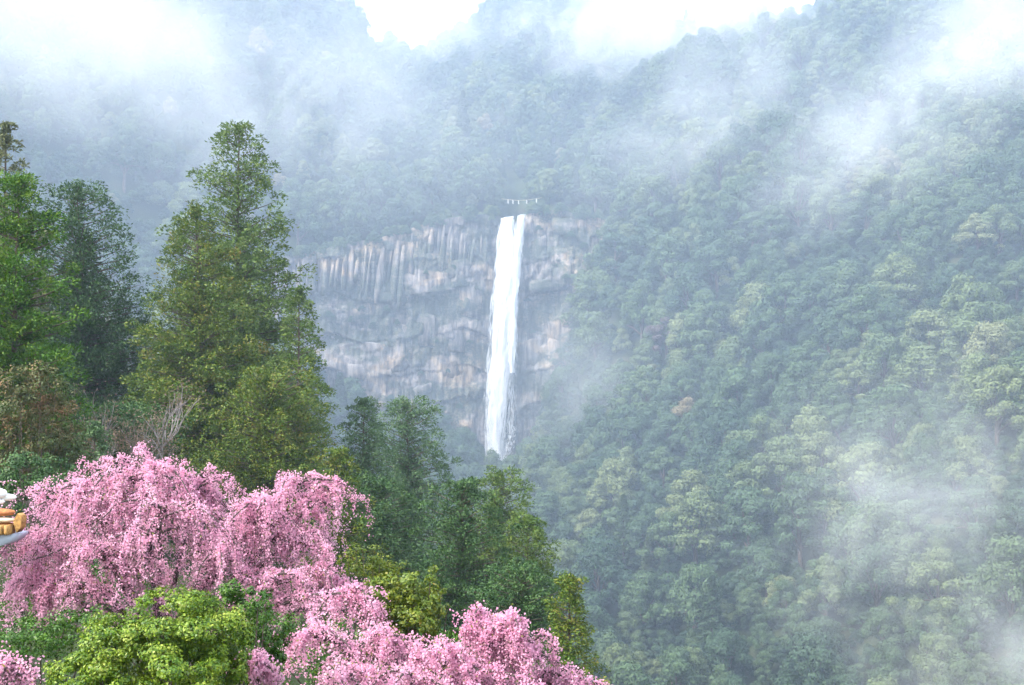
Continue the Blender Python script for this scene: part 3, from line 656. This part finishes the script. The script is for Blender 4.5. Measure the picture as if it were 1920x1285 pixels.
tree_to('cypress_tree', 'dense dark green rounded cypress left of the tall cedars', 165, 358, 112, 265, 'cypress_dark', 26, FULL, n_br=300, gap=0.15, tuft=1.15, per=66, card=(0.116, 0.187), clump=0.3)
tree_to('cypress_tree', 'narrow grey-green cypress beside the cedar, behind the right blossom dome', 678, 752, 120, 115, 'cypress_blue', 27, FULL, n_br=170, tuft=0.85, per=86, card=(0.089, 0.152))
tree_to('cypress_tree', 'feathery mid green tree standing left of the waterfall foot', 768, 758, 150, 150, 'cypress_blue', 28, ROUND, n_br=180, tuft=1.25, per=92, card=(0.125, 0.197), clump=0.5)
tree_to('cypress_tree', 'dark green bushy tree in the centre above the golden shrub', 868, 908, 70, 215, 'cypress_dark', 29, FULL, n_br=200, gap=0.3, tuft=0.66, per=100, card=(0.063, 0.103), clump=0.5)
tree_to('cypress_tree', 'soft green tree right behind the dark bushy tree, below the waterfall', 930, 890, 105, 150, 'cedar_soft', 30, ROUND, n_br=170, tuft=0.85, per=86, card=(0.089, 0.152), clump=0.38)
tree_to('cypress_tree', 'green tree with sunny tips at the right end of the dark trees', 990, 972, 75, 140, 'cedar_soft', 31, FULL, n_br=180, tuft=0.62, per=92, card=(0.063, 0.107), clump=0.38)
tree_to('cypress_tree', 'low dark green tree behind the rightmost cherry blossom', 975, 1068, 58, 165, 'cypress_dark', 32, ROUND, n_br=180, tuft=0.55, per=92, card=(0.053, 0.089), clump=0.5)
tree_to('cypress_tree', 'small dark tree with olive shoots at the right tip of the blossom', 1066, 1085, 52, 105, 'cedar_olive', 33, FULL, n_br=130, tuft=0.48, per=92, card=(0.049, 0.085), clump=0.7)
tree_to('cypress_tree', 'dark green tree filling the gap right of the main cherry', 700, 905, 85, 180, 'cypress_dark', 34, FULL, n_br=180, gap=0.3, tuft=0.78, per=92, card=(0.076, 0.125), clump=0.5)
tree_to('cypress_tree', 'olive green tree between the main cherry and the dark bushy tree', 635, 850, 72, 120, 'cedar_olive', 35, FULL, n_br=150, tuft=0.65, per=86, card=(0.067, 0.112), clump=0.5)
tree_to('cypress_tree', 'dark cypress at the far left behind the rust-leaved shrub', 60, 640, 75, 170, 'cypress_dark', 36, ROUND, n_br=160, tuft=0.78, per=86, card=(0.076, 0.125), clump=0.4)
tree_to('cypress_tree', 'low dark cypress behind the left blossom dome', 235, 775, 80, 200, 'cypress_dark', 37, ROUND, n_br=180, tuft=0.78, per=86, card=(0.076, 0.125), clump=0.4)
tree_to('cypress_tree', 'small blue-green cypress among bare trees left of the cedars', 172, 800, 52, 80, 'cypress_blue', 38, ROUND, n_br=110, tuft=0.42, per=86, card=(0.045, 0.076), clump=0.3)

def shrub(name, label, spots, mat, seed, leaf=(0.03, 0.05), n=9000, cat='shrub', group=None, twigs=26):
    """leafy shrub: spots = list of (centre xyz, radii xyz) of its leaf masses, stems rising from one foot"""
    rg = np.random.default_rng(seed); fb = Bag(); sb = Bag()
    spots = [(np.asarray(c, float), np.asarray(r, float)) for c, r in spots]
    c0 = np.mean([c for c, r in spots], 0); foot = np.array([c0[0], c0[1], float(h_at(c0[0], c0[1]))])
    wts = np.array([r[0] * r[2] for c, r in spots]); wts /= wts.sum()
    for (c, r), w in zip(spots, wts):
        m = int(n * w); nsub = 44
        sc = rand_unit(rg, nsub) * (rg.uniform(0.5, 1.12, nsub))[:, None]; sr = rg.uniform(0.10, 0.30, nsub)
        wi = rg.choice(nsub, m, p=sr ** 2 / (sr ** 2).sum()); u = rand_unit(rg, m)
        q = sc[wi] + u * (sr[wi] * rg.uniform(0.55, 1.1, m))[:, None]
        P = c + q * r - foot
        N = nrm(u + 0.6 * sc[wi] + np.array([0, -0.1, 0.5]) + 0.7 * rand_unit(rg, m)); A = np.cross(N, rand_unit(rg, m)) + np.array([0, 0, 0.2])
        cards(fb, P, A, N, rg.uniform(*leaf, m), rg.uniform(*leaf, m) * 0.55, 0.2)
        for k in range(max(3, int(twigs * w))):
            e_ = c + sc[k % nsub] * r - foot; mid = e_ * 0.5 + rg.normal(0, 0.12, 3) * r
            tube(sb, [np.zeros(3) + rg.normal(0, .05, 3) * [1, 1, 0] - np.array([0, 0, .2]), mid, e_], [0.035, 0.02, 0.006], 5)
    e = thing(name, label, cat, foot, 0, group)
    obj('foliage', fb.mesh('foliage'), M[mat], e); obj('stems', sb.mesh('stems', True), M['bark'], e)
    return e
def blob(px, py, d, rx, rz, ry=None):
    return (at(px, py, d), (rx / F_PX * d, (ry or rx) / F_PX * d, rz / F_PX * d))

# leafless and rust-leaved growth at the left edge
def bare_tree(label, px, top_py, d, wpx, seed, leafy=0.0, leafmat='twig_leaf', bark='bark_pale', name='bare_tree'):
    rg = np.random.default_rng(seed); b = base_at(px, d); H = (HZ - top_py) / F_PX * d - b[2]; W = wpx / 2 / F_PX * d
    sb = Bag(); tips = []
    def grow(p, dr, L, r, lev):
        pts = [p]; q = p.copy(); dd = dr.copy()
        for s in range(4):
            dd = nrm(dd + rg.normal(0, 0.16, 3) + np.array([0, 0, 0.05])); q = q + dd * L / 4; pts.append(q.copy())
        tube(sb, pts, np.linspace(r, r * 0.5, 5), 6 if lev < 2 else 4)
        if lev >= 4: tips.append(q); return
        for k in range(3 if lev < 3 else 3):
            s = rg.uniform(0.45, 1.0); pp = pts[min(4, 1 + int(s * 3.5))]
            nd = nrm(dd + rand_unit(rg, 1)[0] * 0.85 * np.array([W / H * 2.2, W / H * 2.2, 0.7]) + np.array([0, 0, 0.1]))
            grow(pp, nd, L * rg.uniform(0.55, 0.78), r * 0.55, lev + 1)
    grow(np.array([0, 0, -0.3]), np.array([rg.normal(0, .1), rg.normal(0, .1), 1.0]), H * 0.42, H * 0.016, 0)
    e = thing(name, label, 'tree', b); obj('branches', sb.mesh('branches', True), M[bark], e)
    if leafy:
        tp = np.array(tips); n = int(leafy); wi = rg.integers(0, len(tp), n)
        P = tp[wi] + rg.normal(0, 0.05 * H * 0.5, (n, 3)); fb = Bag()
        cards(fb, P, rand_unit(rg, n), rand_unit(rg, n) + np.array([0, 0, .6]), rg.uniform(.05, .10, n), rg.uniform(.03, .06, n), .2)
        obj('foliage', fb.mesh('foliage'), M[leafmat], e)
    return e
bare_tree('bare grey-limbed tree left of the cedars, just above the blossom', 200, 690, 62, 130, 61, 700)
bare_tree('bare pale tree with pinkish twigs in front of the dark cypress', 140, 560, 66, 150, 62, 1500)
bare_tree('bare brown tree with sparse dry leaves below the bright green cedar', 168, 640, 60, 150, 63, 2600)
shrub('rust_shrub', 'large shrub with rusty red and green leaves at the left edge', [blob(25, 745, 46, 75, 60), blob(85, 730, 46, 50, 40), blob(40, 830, 46, 70, 50)], 'rust_leaf', 64, (0.05, 0.085), 7500)
shrub('rust_shrub', 'brownish shrub between the rusty shrub and the bare trees', [blob(105, 800, 48, 55, 48), blob(70, 860, 48, 60, 40), blob(130, 840, 48, 40, 36)], 'rust_leaf', 65, (0.05, 0.085), 5500)
shrub('evergreen_shrub', 'dark evergreen shrub behind the white roof ridge at the left edge', [blob(40, 900, 42, 70, 55), blob(110, 890, 42, 60, 45)], 'cypress_dark', 66, (0.05, 0.08), 5000)

# ------------------------------------------------------------------ weeping cherries
def cherry(label, foot_px, d, domes, seed, flowers, strand_h=1.0):
    """domes: (px, py, depth offset, half width px, drop px, strands). Limbs arch from the trunk to every dome, twigs spread over it and weep."""
    rg = np.random.default_rng(seed)
    b = base_at(foot_px, d); tb = Bag(); lb = Bag(); sb = Bag(); fb = Bag(); gb = Bag()
    top = max(HZ / F_PX * 0 + at(q[0], q[1], d)[2] for q in domes)
    crotch = np.array([0, 0, (top - b[2]) * 0.36])
    tube(tb, [(0, 0, -0.6), (0.06, 0, crotch[2] * 0.4), (-0.05, 0.05, crotch[2] * 0.8), crotch], [0.20, 0.16, 0.14, 0.11], 10)
    FP = []; FD = []
    for (px, py, dy, hw, drop, ns) in domes:
        apex = at(px, py, d + dy) - b; W = hw / F_PX * d; Dr = drop / F_PX * d
        mid = crotch * 0.45 + apex * 0.55 + np.array([0, 0, 0.06 * np.linalg.norm(apex - crotch)])
        lim = [crotch, crotch * 0.75 + mid * 0.25 + np.array([0, 0, .1]), mid * 0.95, apex * 0.75 + mid * 0.25, apex - np.array([0, 0, 0.12])]
        tube(lb, lim, [0.07, 0.058, 0.045, 0.032, 0.02], 8)
        la = np.array(lim); m = int(np.linalg.norm(apex - crotch) * flowers * 3.0); tt = rg.uniform(0.25, 0.999, m) * 4; ti = tt.astype(int); fr = (tt - ti)[:, None]
        FP.append(la[ti] * (1 - fr) + la[np.minimum(ti + 1, 4)] * fr + rg.normal(0, 0.075, (m, 3))); FD.append(np.zeros((m, 3)))
        nb = max(7, int(ns / 9)); 
        for k in range(nb):
            az = k * 2.39996 + rg.normal(0, .3); dd = np.array([math.cos(az), math.sin(az) * 0.85, 0])
            Lk = W * rg.uniform(0.55, 1.05); st = lim[2 + k % 3] * rg.uniform(0.9, 1.0)
            st = apex * 0.8 + st * 0.2 - np.array([0, 0, rg.uniform(0.0, 0.25) * Dr])
            s = np.linspace(0, 1, 8)[:, None]
            lump = 0.12 * W * rg.uniform(-0.5, 1.6)
            pts = st + dd * Lk * s + np.array([0, 0, 1.0]) * (lump * np.sin(np.pi * s * 0.9) + 0.10 * W * s - 0.42 * W * s ** 2.3) + np.cumsum(rg.normal(0, 0.02 * W, (8, 3)), 0) * np.array([1, 1, .5])
            tube(lb, pts, np.linspace(0.03, 0.008, 8), 5)
            n_s = int(ns / nb)
            for j in range(n_s):
                f = rg.uniform(0.12, 1.0); i0 = f * 7; a0 = pts[int(i0)]; a1 = pts[min(7, int(i0) + 1)]; p = a0 + (a1 - a0) * (i0 - int(i0))
                az2 = az + rg.normal(0, 0.9); out = np.array([math.cos(az2), math.sin(az2), 0]) * rg.uniform(0.05, 0.30) * W * 0.8
                ln = Dr * rg.uniform(0.25, 1.0) * (0.55 + 0.45 * f) * strand_h
                up0 = rg.uniform(0.0, 0.16) * W
                if rg.random() < 0.07: out = out * 2.6; up0 = rg.uniform(0.1, 0.26) * W; ln *= 0.55
                q = np.linspace(0, 1, 8)[:, None]
                sp = p + out * (1 - (1 - q) ** 2) + np.array([0, 0, 1.0]) * (up0 * 3.2 * q * (1 - q) ** 2 * 1.6 - ln * q ** 1.7) + rg.normal(0, 0.03, (8, 3))
                tube(sb, sp[::2] if False else sp[[0, 2, 4, 7]], [0.005, 0.004, 0.003, 0.0015], 3)
                seg = max(3, int((ln + 0.3) * flowers * rg.uniform(0.15, 1.15) * (1.0 + 0.9 * float(vnoise(p[0] * 2.2 + seed, p[2] * 2.2 + p[1])))))
                tt = np.clip(rg.random(seg) ** 1.25, 0, 0.999) * 7; ti = tt.astype(int); fr = (tt - ti)[:, None]
                FP.append(sp[ti] * (1 - fr) + sp[np.minimum(ti + 1, 7)] * fr); FD.append(np.repeat(out[None, :], seg, 0))
            m = int(Lk * flowers * 0.8); tt = np.clip(rg.uniform(0.1, 1, m), 0, 0.999) * 7; ti = tt.astype(int); fr = (tt - ti)[:, None]
            FP.append(pts[ti] * (1 - fr) + pts[np.minimum(ti + 1, 7)] * fr); FD.append(np.repeat(dd[None, :], m, 0))
    FP = np.concatenate(FP); n = len(FP)
    # each cluster is three blossoms round the twig
    P = np.repeat(FP, 3, 0) + rg.normal(0, 0.034, (n * 3, 3)); m = len(P)
    N = nrm(rand_unit(rg, m) + np.array([0, -0.25, 0.15])); A = nrm(np.cross(N, rand_unit(rg, m))); B = np.cross(N, A)
    ang = np.arange(5) / 5 * 2 * np.pi; rr = rg.uniform(0.011, 0.021, m)
    V = P[:, None, :] + rr[:, None, None] * (np.cos(ang)[None, :, None] * A[:, None, :] + np.sin(ang)[None, :, None] * B[:, None, :]) + (0.35 * rr)[:, None, None] * N[:, None, :] * np.array([1, .2, 1, .2, .6])[None, :, None]
    fb.add(V.reshape(-1, 3), np.arange(m * 5).reshape(-1, 5))
    g = rg.choice(n, int(n * 0.10)); GP = FP[g] + rg.normal(0, 0.05, (len(g), 3))
    cards(gb, GP, rand_unit(rg, len(g)) - np.array([0, 0, .4]), rand_unit(rg, len(g)), rg.uniform(.018, .032, len(g)), rg.uniform(.008, .014, len(g)), 0.2)
    e = thing('weeping_cherry', label, 'cherry tree', b)
    obj('trunk', tb.mesh('trunk', True), M['bark_cherry'], e); obj('limbs', lb.mesh('limbs', True), M['bark_cherry'], e)
    obj('twigs', sb.mesh('twigs'), M['bark_cherry'], e)
    tag(obj('blossom', fb.mesh('blossom'), M['blossom'], e), kind='stuff'); tag(obj('young_leaves', gb.mesh('young_leaves'), M['young_leaf'], e), kind='stuff')
    print('cherry blossoms', m)
    return e
cherry('main weeping pink cherry with two blossom domes below the cedars', 300, 22.0,
       [(265, 862, 0.0, 190, 200, 190), (150, 900, -0.3, 150, 190, 150), (372, 885, 0.3, 130, 190, 130), (70, 985, -0.5, 95, 160, 90), (300, 935, -1.1, 170, 140, 120),
        (560, 885, 0.2, 105, 170, 120), (495, 930, -0.3, 110, 160, 110), (585, 985, 0.0, 90, 120, 60), (420, 1000, -1.0, 130, 110, 80), (600, 1060, -0.5, 100, 70, 60), (632, 908, 0.2, 50, 45, 22), (660, 1085, -0.3, 80, 60, 45), (45, 1065, -0.7, 85, 110, 80), (520, 1075, -1.4, 110, 70, 70), (130, 1080, -1.3, 110, 80, 60), (590, 1115, -1.6, 90, 70, 50), (180, 1010, -1.2, 140, 120, 90)], 71, 36)
cherry('weeping pink cherry spreading along the bottom right of the shrubs', 800, 16.5,
       [(905, 1135, 0.3, 85, 150, 85), (955, 1150, 0.0, 70, 130, 55), (1000, 1190, 0.2, 80, 120, 60), (840, 1200, -0.3, 90, 110, 60), (720, 1175, 0.2, 100, 110, 65), (590, 1155, 0.0, 100, 130, 60), (1050, 1250, 0.4, 60, 80, 45), (1110, 1275, 0.4, 50, 60, 35), (770, 1255, -0.8, 110, 90, 55), (630, 1240, -0.6, 100, 100, 55),
        (900, 1245, -0.6, 120, 100, 70), (650, 1095, 0.8, 90, 80, 50)], 72, 42)
cherry('short pink blossom spray between the lime shrub and the lower cherry', 485, 14.0, [(485, 1225, 0, 60, 80, 55)], 74, 36)
cherry('small patch of pink weeping cherry in the bottom left corner', 5, 13.5, [(10, 1222, 0, 75, 110, 70), (-70, 1215, 0.2, 90, 130, 60)], 73, 36)

# ------------------------------------------------------------------ shrubs among the blossom
shrub('lime_shrub', 'large lime green leafy shrub in front of the main cherry', [blob(300, 1172, 13, 110, 62), blob(210, 1222, 12.7, 76, 66), blob(390, 1188, 13, 80, 56), blob(310, 1250, 12.5, 140, 75), blob(150, 1270, 12.2, 70, 45), blob(430, 1245, 13, 50, 55)], 'bush_lime', 81, (0.012, 0.028), 42000, twigs=40)
shrub('evergreen_shrub', 'deep green shrub at the right shoulder of the lime shrub', [blob(455, 1140, 14.5, 55, 52), blob(500, 1190, 14.8, 50, 62), blob(430, 1230, 14.2, 60, 50)], 'bush_deep', 82, (0.016, 0.03), 9000)
shrub('golden_shrub', 'golden green round shrub between the two pink cherries', [blob(765, 1105, 18.0, 66, 44), blob(725, 1120, 17.8, 46, 40), blob(800, 1140, 18, 46, 50), blob(760, 1160, 17.8, 60, 40)], 'bush_gold', 83, (0.02, 0.038), 11000)
shrub('golden_shrub', 'sparse bronze shrub above the golden shrub, right of the main cherry', [blob(680, 1050, 24, 52, 30), blob(730, 1075, 24, 40, 26)], 'bush_gold', 84, (0.02, 0.036), 2600)
shrub('evergreen_shrub', 'dark green undergrowth behind the left end of the lime shrub', [blob(20, 1145, 23, 75, 42), blob(60, 1195, 17.5, 90, 38), blob(150, 1175, 17.5, 60, 34), blob(30, 1215, 17, 80, 45)], 'bush_deep', 85, (0.02, 0.035), 8000)
shrub('evergreen_shrub', 'dark green undergrowth beneath the rightmost cherry', [blob(560, 1215, 18.5, 110, 70), blob(700, 1230, 18.8, 110, 60), blob(850, 1240, 19, 110, 60), blob(990, 1265, 19, 90, 50)], 'bush_deep', 86, (0.02, 0.036), 12000)
shrub('evergreen_shrub', 'green undergrowth under the right dome of the main cherry', [blob(480, 1130, 23.0, 80, 36), blob(570, 1120, 24.5, 90, 40), blob(200, 1100, 24.0, 150, 50)], 'bush_deep', 87, (0.022, 0.04), 8000)

# ------------------------------------------------------------------ temple eave at the left edge
M['vermilion'] = simple_mat('vermilion_paint', (0.42, 0.16, 0.06), 0.6, 0.4, 14)
M['ochre'] = simple_mat('ochre_wood', (0.34, 0.19, 0.06), 0.7, 0.5, 16)
M['cream'] = simple_mat('cream_paint', (0.62, 0.50, 0.38), 0.7, 0.2, 12)
M['plaster'] = simple_mat('white_plaster', (0.78, 0.80, 0.82), 0.8, 0.06, 3)
M['tile_pale'] = simple_mat('pale_ridge_tile', (0.80, 0.82, 0.80), 0.35, 0.12, 4)
M['bluewall'] = simple_mat('pale_blue_plaster', (0.55, 0.62, 0.74), 0.8, 0.07, 3)
E0 = at(0, 970, 20.3)
eave = thing('temple_eave', 'corner of an orange temple eave with white ridge tiles at the left edge', 'temple roof', E0)
U_ = 20.3 / F_PX
def lathe_x(bag, x0, x1, prof, cy_, cz, sides=14, sy=1.0, sz=1.0):
    V = []; n = len(prof)
    for (t_, r_) in prof:
        for i in range(sides):
            a = i / sides * 2 * np.pi; V.append((x0 + (x1 - x0) * t_, cy_ + r_ * sy * math.cos(a), cz + r_ * sz * math.sin(a)))
    F = [(q * sides + i, q * sides + (i + 1) % sides, (q + 1) * sides + (i + 1) % sides, (q + 1) * sides + i) for q in range(n - 1) for i in range(sides)]
    bag.add(V, F)
RP = [(0, 0.0), (0, 1), (0.86, 1), (0.94, 0.86), (0.985, 0.55), (1, 0.0)]
def rod(name, x0, x1, y, z, r, mat, sy=1.0, sz=1.0, sides=14):
    b = Bag(); lathe_x(b, x0, x1, [(t_, r_ * r) for t_, r_ in RP], y, z, sides, sy, sz); return obj(name, b.mesh(name, True), M[mat], eave)
rod('ridge_tile', -2.4, 14 * U_, 0.0, 44 * U_, 13 * U_, 'tile_pale')
rod('ridge_tile', -2.4, 29 * U_, 0.06, 37 * U_, 8 * U_, 'tile_pale')
rod('ridge_tile', -2.4, 10 * U_, 0.0, 29 * U_, 7 * U_, 'plaster')
rod('eave_beam', -2.4, 29 * U_, 0.0, 9 * U_, 8 * U_, 'vermilion', sy=2.0)
rod('eave_beam', -2.4, 31 * U_, -0.03, -5 * U_, 6 * U_, 'cream', sy=2.0)
rod('eave_beam', -2.4, 26 * U_, 0.03, -13 * U_, 4 * U_, 'vermilion', sy=2.0)
for k in range(9):
    z0 = -22 * U_; x0 = (24 - k * 11) * U_
    b = Bag(); s = 3.6 * U_
    V = [(x0 + sx * s * w, -0.12 + sy * 0.16, z0 + zz) for (zz, w) in ((-9 * U_, 0.7), (-6 * U_, 1.0), (9 * U_, 1.0)) for sx, sy in ((-1, -1), (1, -1), (1, 1), (-1, 1))]
    F = [(q * 4 + i, q * 4 + (i + 1) % 4, q * 4 + 4 + (i + 1) % 4, q * 4 + 4 + i) for q in range(2) for i in range(4)] + [(3, 2, 1, 0), (8, 9, 10, 11)]
    b.add(V, F); obj('bracket', b.mesh('bracket'), M['ochre'], eave)
b = Bag(); b.add([(38 * U_, 0.1, 8 * U_), (46 * U_, 0.1, 2 * U_), (44 * U_, 0.1, -18 * U_), (36 * U_, 0.1, -28 * U_), (30 * U_, 0.1, -8 * U_), (38 * U_, -0.12, 8 * U_), (46 * U_, -0.12, 2 * U_), (44 * U_, -0.12, -18 * U_), (36 * U_, -0.12, -28 * U_), (30 * U_, -0.12, -8 * U_)],
                 [(i, (i + 1) % 5, 5 + (i + 1) % 5, 5 + i) for i in range(5)]); b.add([(38 * U_, -0.121, 8 * U_), (46 * U_, -0.121, 2 * U_), (44 * U_, -0.121, -18 * U_), (36 * U_, -0.121, -28 * U_), (30 * U_, -0.121, -8 * U_)], [(4, 3, 2, 1, 0)])
obj('beam_cap', b.mesh('beam_cap'), M['ochre'], eave)
b = Bag(); zt = -30 * U_
V = []
for (x, zl) in ((-2.4, -0.95), (-0.4, -0.84), (4 * U_, -0.76), (22 * U_, -0.64), (31 * U_, -0.50)):
    for y in (-0.06, 0.5): V += [(x, y, zt), (x, y, zl * U_ * 70)]
for q in range(4):
    a = q * 4; b_ = a + 4
    b.F.setdefault(4, []).append(np.array([(a, a + 1, b_ + 1, b_), (a + 2, b_ + 2, b_ + 3, a + 3), (a, b_, b_ + 2, a + 2), (a + 1, a + 3, b_ + 3, b_ + 1)]))
b.F[4].append(np.array([(16, 17, 19, 18), (0, 2, 3, 1)])); b.V.append(np.array(V)); b.n += len(V)
obj('plaster_wall', b.mesh('plaster_wall'), M['bluewall'], eave)
# ------------------------------------------------------------------ shrubs clinging to the cliff
cl_rng = np.random.default_rng(91)
for i, (px, py, s, where) in enumerate([(660, 600, .34, 'under the rock columns at the left'), (700, 610, .36, 'in the dark hollow of the left face'), (745, 605, .32, 'beside the tan rock patch'), (800, 512, .26, 'on the ledge left of the fall top'), (850, 500, .22, 'on a ledge close to the fall top'),
                                        (790, 700, .24, 'on the low dark ledge'), (840, 695, .24, 'on the low ledge nearest the fall'), (735, 745, .30, 'at the foot of the left face'), (640, 560, .22, 'below the leftmost columns'), (1010, 425, .26, 'right beside the fall top'), (1070, 440, .32, 'at the upper right rim'),
                                        (1040, 495, .22, 'on the right face under the rim'), (1085, 520, .32, 'at the right end of the cliff'), (1035, 545, .20, 'on the dark right ledge'), (1000, 620, .22, 'halfway down right of the fall'), (820, 640, .16, 'on the tan wall'), (880, 640, .18, 'halfway down left of the fall'), (860, 760, .28, 'low down left of the fall'), (620, 590, .36, 'in the hollow close to the cedar'), (680, 580, .30, 'at the top of the dark hollow'), (725, 580, .3, 'at the right end of the dark hollow'), (690, 760, .4, 'at the left foot of the wall'), (780, 770, .4, 'at the middle foot of the wall'), (1095, 460, .3, 'above the right end of the cliff'), (1060, 520, .24, 'between the two right ledges'), (1090, 590, .36, 'where the right face meets the wood'), (1050, 680, .36, 'low on the right face'), (990, 560, .18, 'just right of the falling water')]):
    p = at(px, py, 594.0); e = thing('ledge_shrub', f'small dark green shrub clinging to the cliff {where}', 'shrub', (p[0], cliff_front(p[0], p[2]) - 0.9, p[2] - 10 * s), float(cl_rng.uniform(0, 6)), 'shrubs on the cliff', (s * 2.3, s * 1.2, s * 1.2))
    o = protos[vids[i % len(vids)] if vids[i % len(vids)] < 9 else vids[0]][0].copy(); C.objects.link(o); o.parent = e; o.name = 'foliage'; o['tint'] = float(cl_rng.uniform(0.0, 0.22))

# ------------------------------------------------------------------ haze and drifting mist
def vol_mat(name, dens, col, aniso=0.0):
    t = NT(name); p = t.n('VolumePrincipled'); p.inputs['Color'].default_value = (*col, 1); p.inputs['Density'].default_value = dens; p.inputs['Anisotropy'].default_value = aniso
    t.l(p.outputs[0], t.out.inputs['Volume']); return t.m
hz = Bag(); x0, x1, y0, y1, z0, z1 = -540, 540, -75, 1265, float(GZ.min()) - 1.5, 392.0
hz.add([(x0, y0, z0), (x1, y0, z0), (x1, y1, z0), (x0, y1, z0), (x0, y0, z1), (x1, y0, z1), (x1, y1, z1), (x0, y1, z1)], [(3, 2, 1, 0), (4, 5, 6, 7), (0, 1, 5, 4), (1, 2, 6, 5), (2, 3, 7, 6), (3, 0, 4, 7)])
haze = obj('haze', hz.mesh('haze'), vol_mat('haze_air', 0.00024, (0.62, 0.77, 1.0)))
tag(haze, 'pale blue haze filling the whole valley', 'haze', kind='stuff')

def mist_mat(name, dens, scale, lo, hi, seed, col=(0.95, 0.97, 1.0)):
    t = NT(name); tc = t.n('TexCoord'); ob = tc.outputs['Object']
    ln = t.n('VectorMath', operation='LENGTH'); t.l(ob, ln.inputs[0])
    fall_ = t.ramp(ln.outputs['Value'], [(0.0, 1.0), (0.35, 0.75), (0.7, 0.22), (0.98, 0.0)], 'EASE')
    g = t.n('NewGeometry'); mp = t.n('Mapping'); mp.inputs['Location'].default_value = (seed * 3.7, seed * 1.9, seed); mp.inputs['Scale'].default_value = (scale, scale, scale * 0.9)
    t.l(g.outputs['Position'], mp.inputs[0])
    nz = t.noise(1.0, 5, mp.outputs[0], 0.62, 0.9)
    w = t.ramp(nz, [(lo, 0.0), (hi, 1.0)])
    d = t.math('MULTIPLY', t.math('MULTIPLY', fall_, w), dens)
    p = t.n('VolumePrincipled'); p.inputs['Color'].default_value = (*col, 1); t.l(d, p.inputs['Density'])
    t.l(p.outputs[0], t.out.inputs['Volume']); return t.m
import bmesh
def mist(label, px, py, d, rx, rz, ry, tilt, dens, seed, scale=0.016, lo=0.36, hi=0.68):
    bm = bmesh.new(); bmesh.ops.create_icosphere(bm, subdivisions=3, radius=1.0); me = bpy.data.meshes.new('mist'); bm.to_mesh(me); bm.free()
    o = obj('mist', me, mist_mat(f'mist_{seed}', dens, scale, lo, hi, seed))
    o.location = [float(v) for v in at(px, py, d)]; o.scale = (rx / F_PX * d, ry, rz / F_PX * d); o.rotation_euler = (0, R(tilt), 0)
    return tag(o, label, 'mist', 'drifting mist', 'stuff')
vb = bmesh.new(); bmesh.ops.create_icosphere(vb, subdivisions=4, radius=1.0); vm = bpy.data.meshes.new('valley_mist'); vb.to_mesh(vm); vb.free()
vmo = obj('valley_mist', vm, vol_mat('valley_mist_air', 0.00046, (0.60, 0.76, 1.0))); vmo.location = (40, 640, 60); vmo.scale = (470, 455, 310)
tag(vmo, 'even blue mist hanging in the gorge before the mountains', 'mist', 'drifting mist', 'stuff')
mist('thick white cloud bank at the top left corner', 150, 15, 430, 440, 280, 80, 0, 0.018, 1, 0.020, 0.34, 0.70)
mist('thin mist veil over the forest above the cliff', 520, 190, 520, 580, 280, 50, 8, 0.016, 2, 0.026, 0.38, 0.70)
mist('white cloud clinging to the ridge above the waterfall', 1260, 35, 690, 380, 130, 60, -6, 0.032, 3, 0.026, 0.36, 0.66)
mist('diagonal white mist streak rising across the upper right slope', 1690, 225, 400, 440, 165, 40, -36, 0.025, 4, 0.034, 0.39, 0.74)
mist('bright cloud at the top right corner', 1880, 45, 480, 260, 170, 60, -20, 0.018, 5, 0.024, 0.34, 0.66)
mist('faint mist drifting over the lower right slope', 1720, 960, 250, 420, 400, 30, -35, 0.022, 6, 0.042, 0.43, 0.70)
mist('pale mist lying in the gorge right of the fall foot', 1080, 740, 490, 180, 200, 35, 0, 0.014, 7, 0.030, 0.36, 0.66)
mist('mist patch drifting over the bottom right corner', 1830, 1230, 230, 280, 150, 30, -10, 0.026, 8, 0.042, 0.38, 0.68)
mist('thin mist veil over the middle of the upper right slope', 1330, 220, 560, 420, 220, 45, -15, 0.015, 9, 0.030, 0.40, 0.70)
mist('puff of spray rising at the foot of the waterfall', 938, 872, 583, 48, 42, 8, 0, 0.06, 10, 0.09, 0.28, 0.7)
mist('soft cloud blurring the saddle of the ridge left of centre', 860, 60, 800, 300, 110, 60, 6, 0.016, 11, 0.020, 0.34, 0.68)
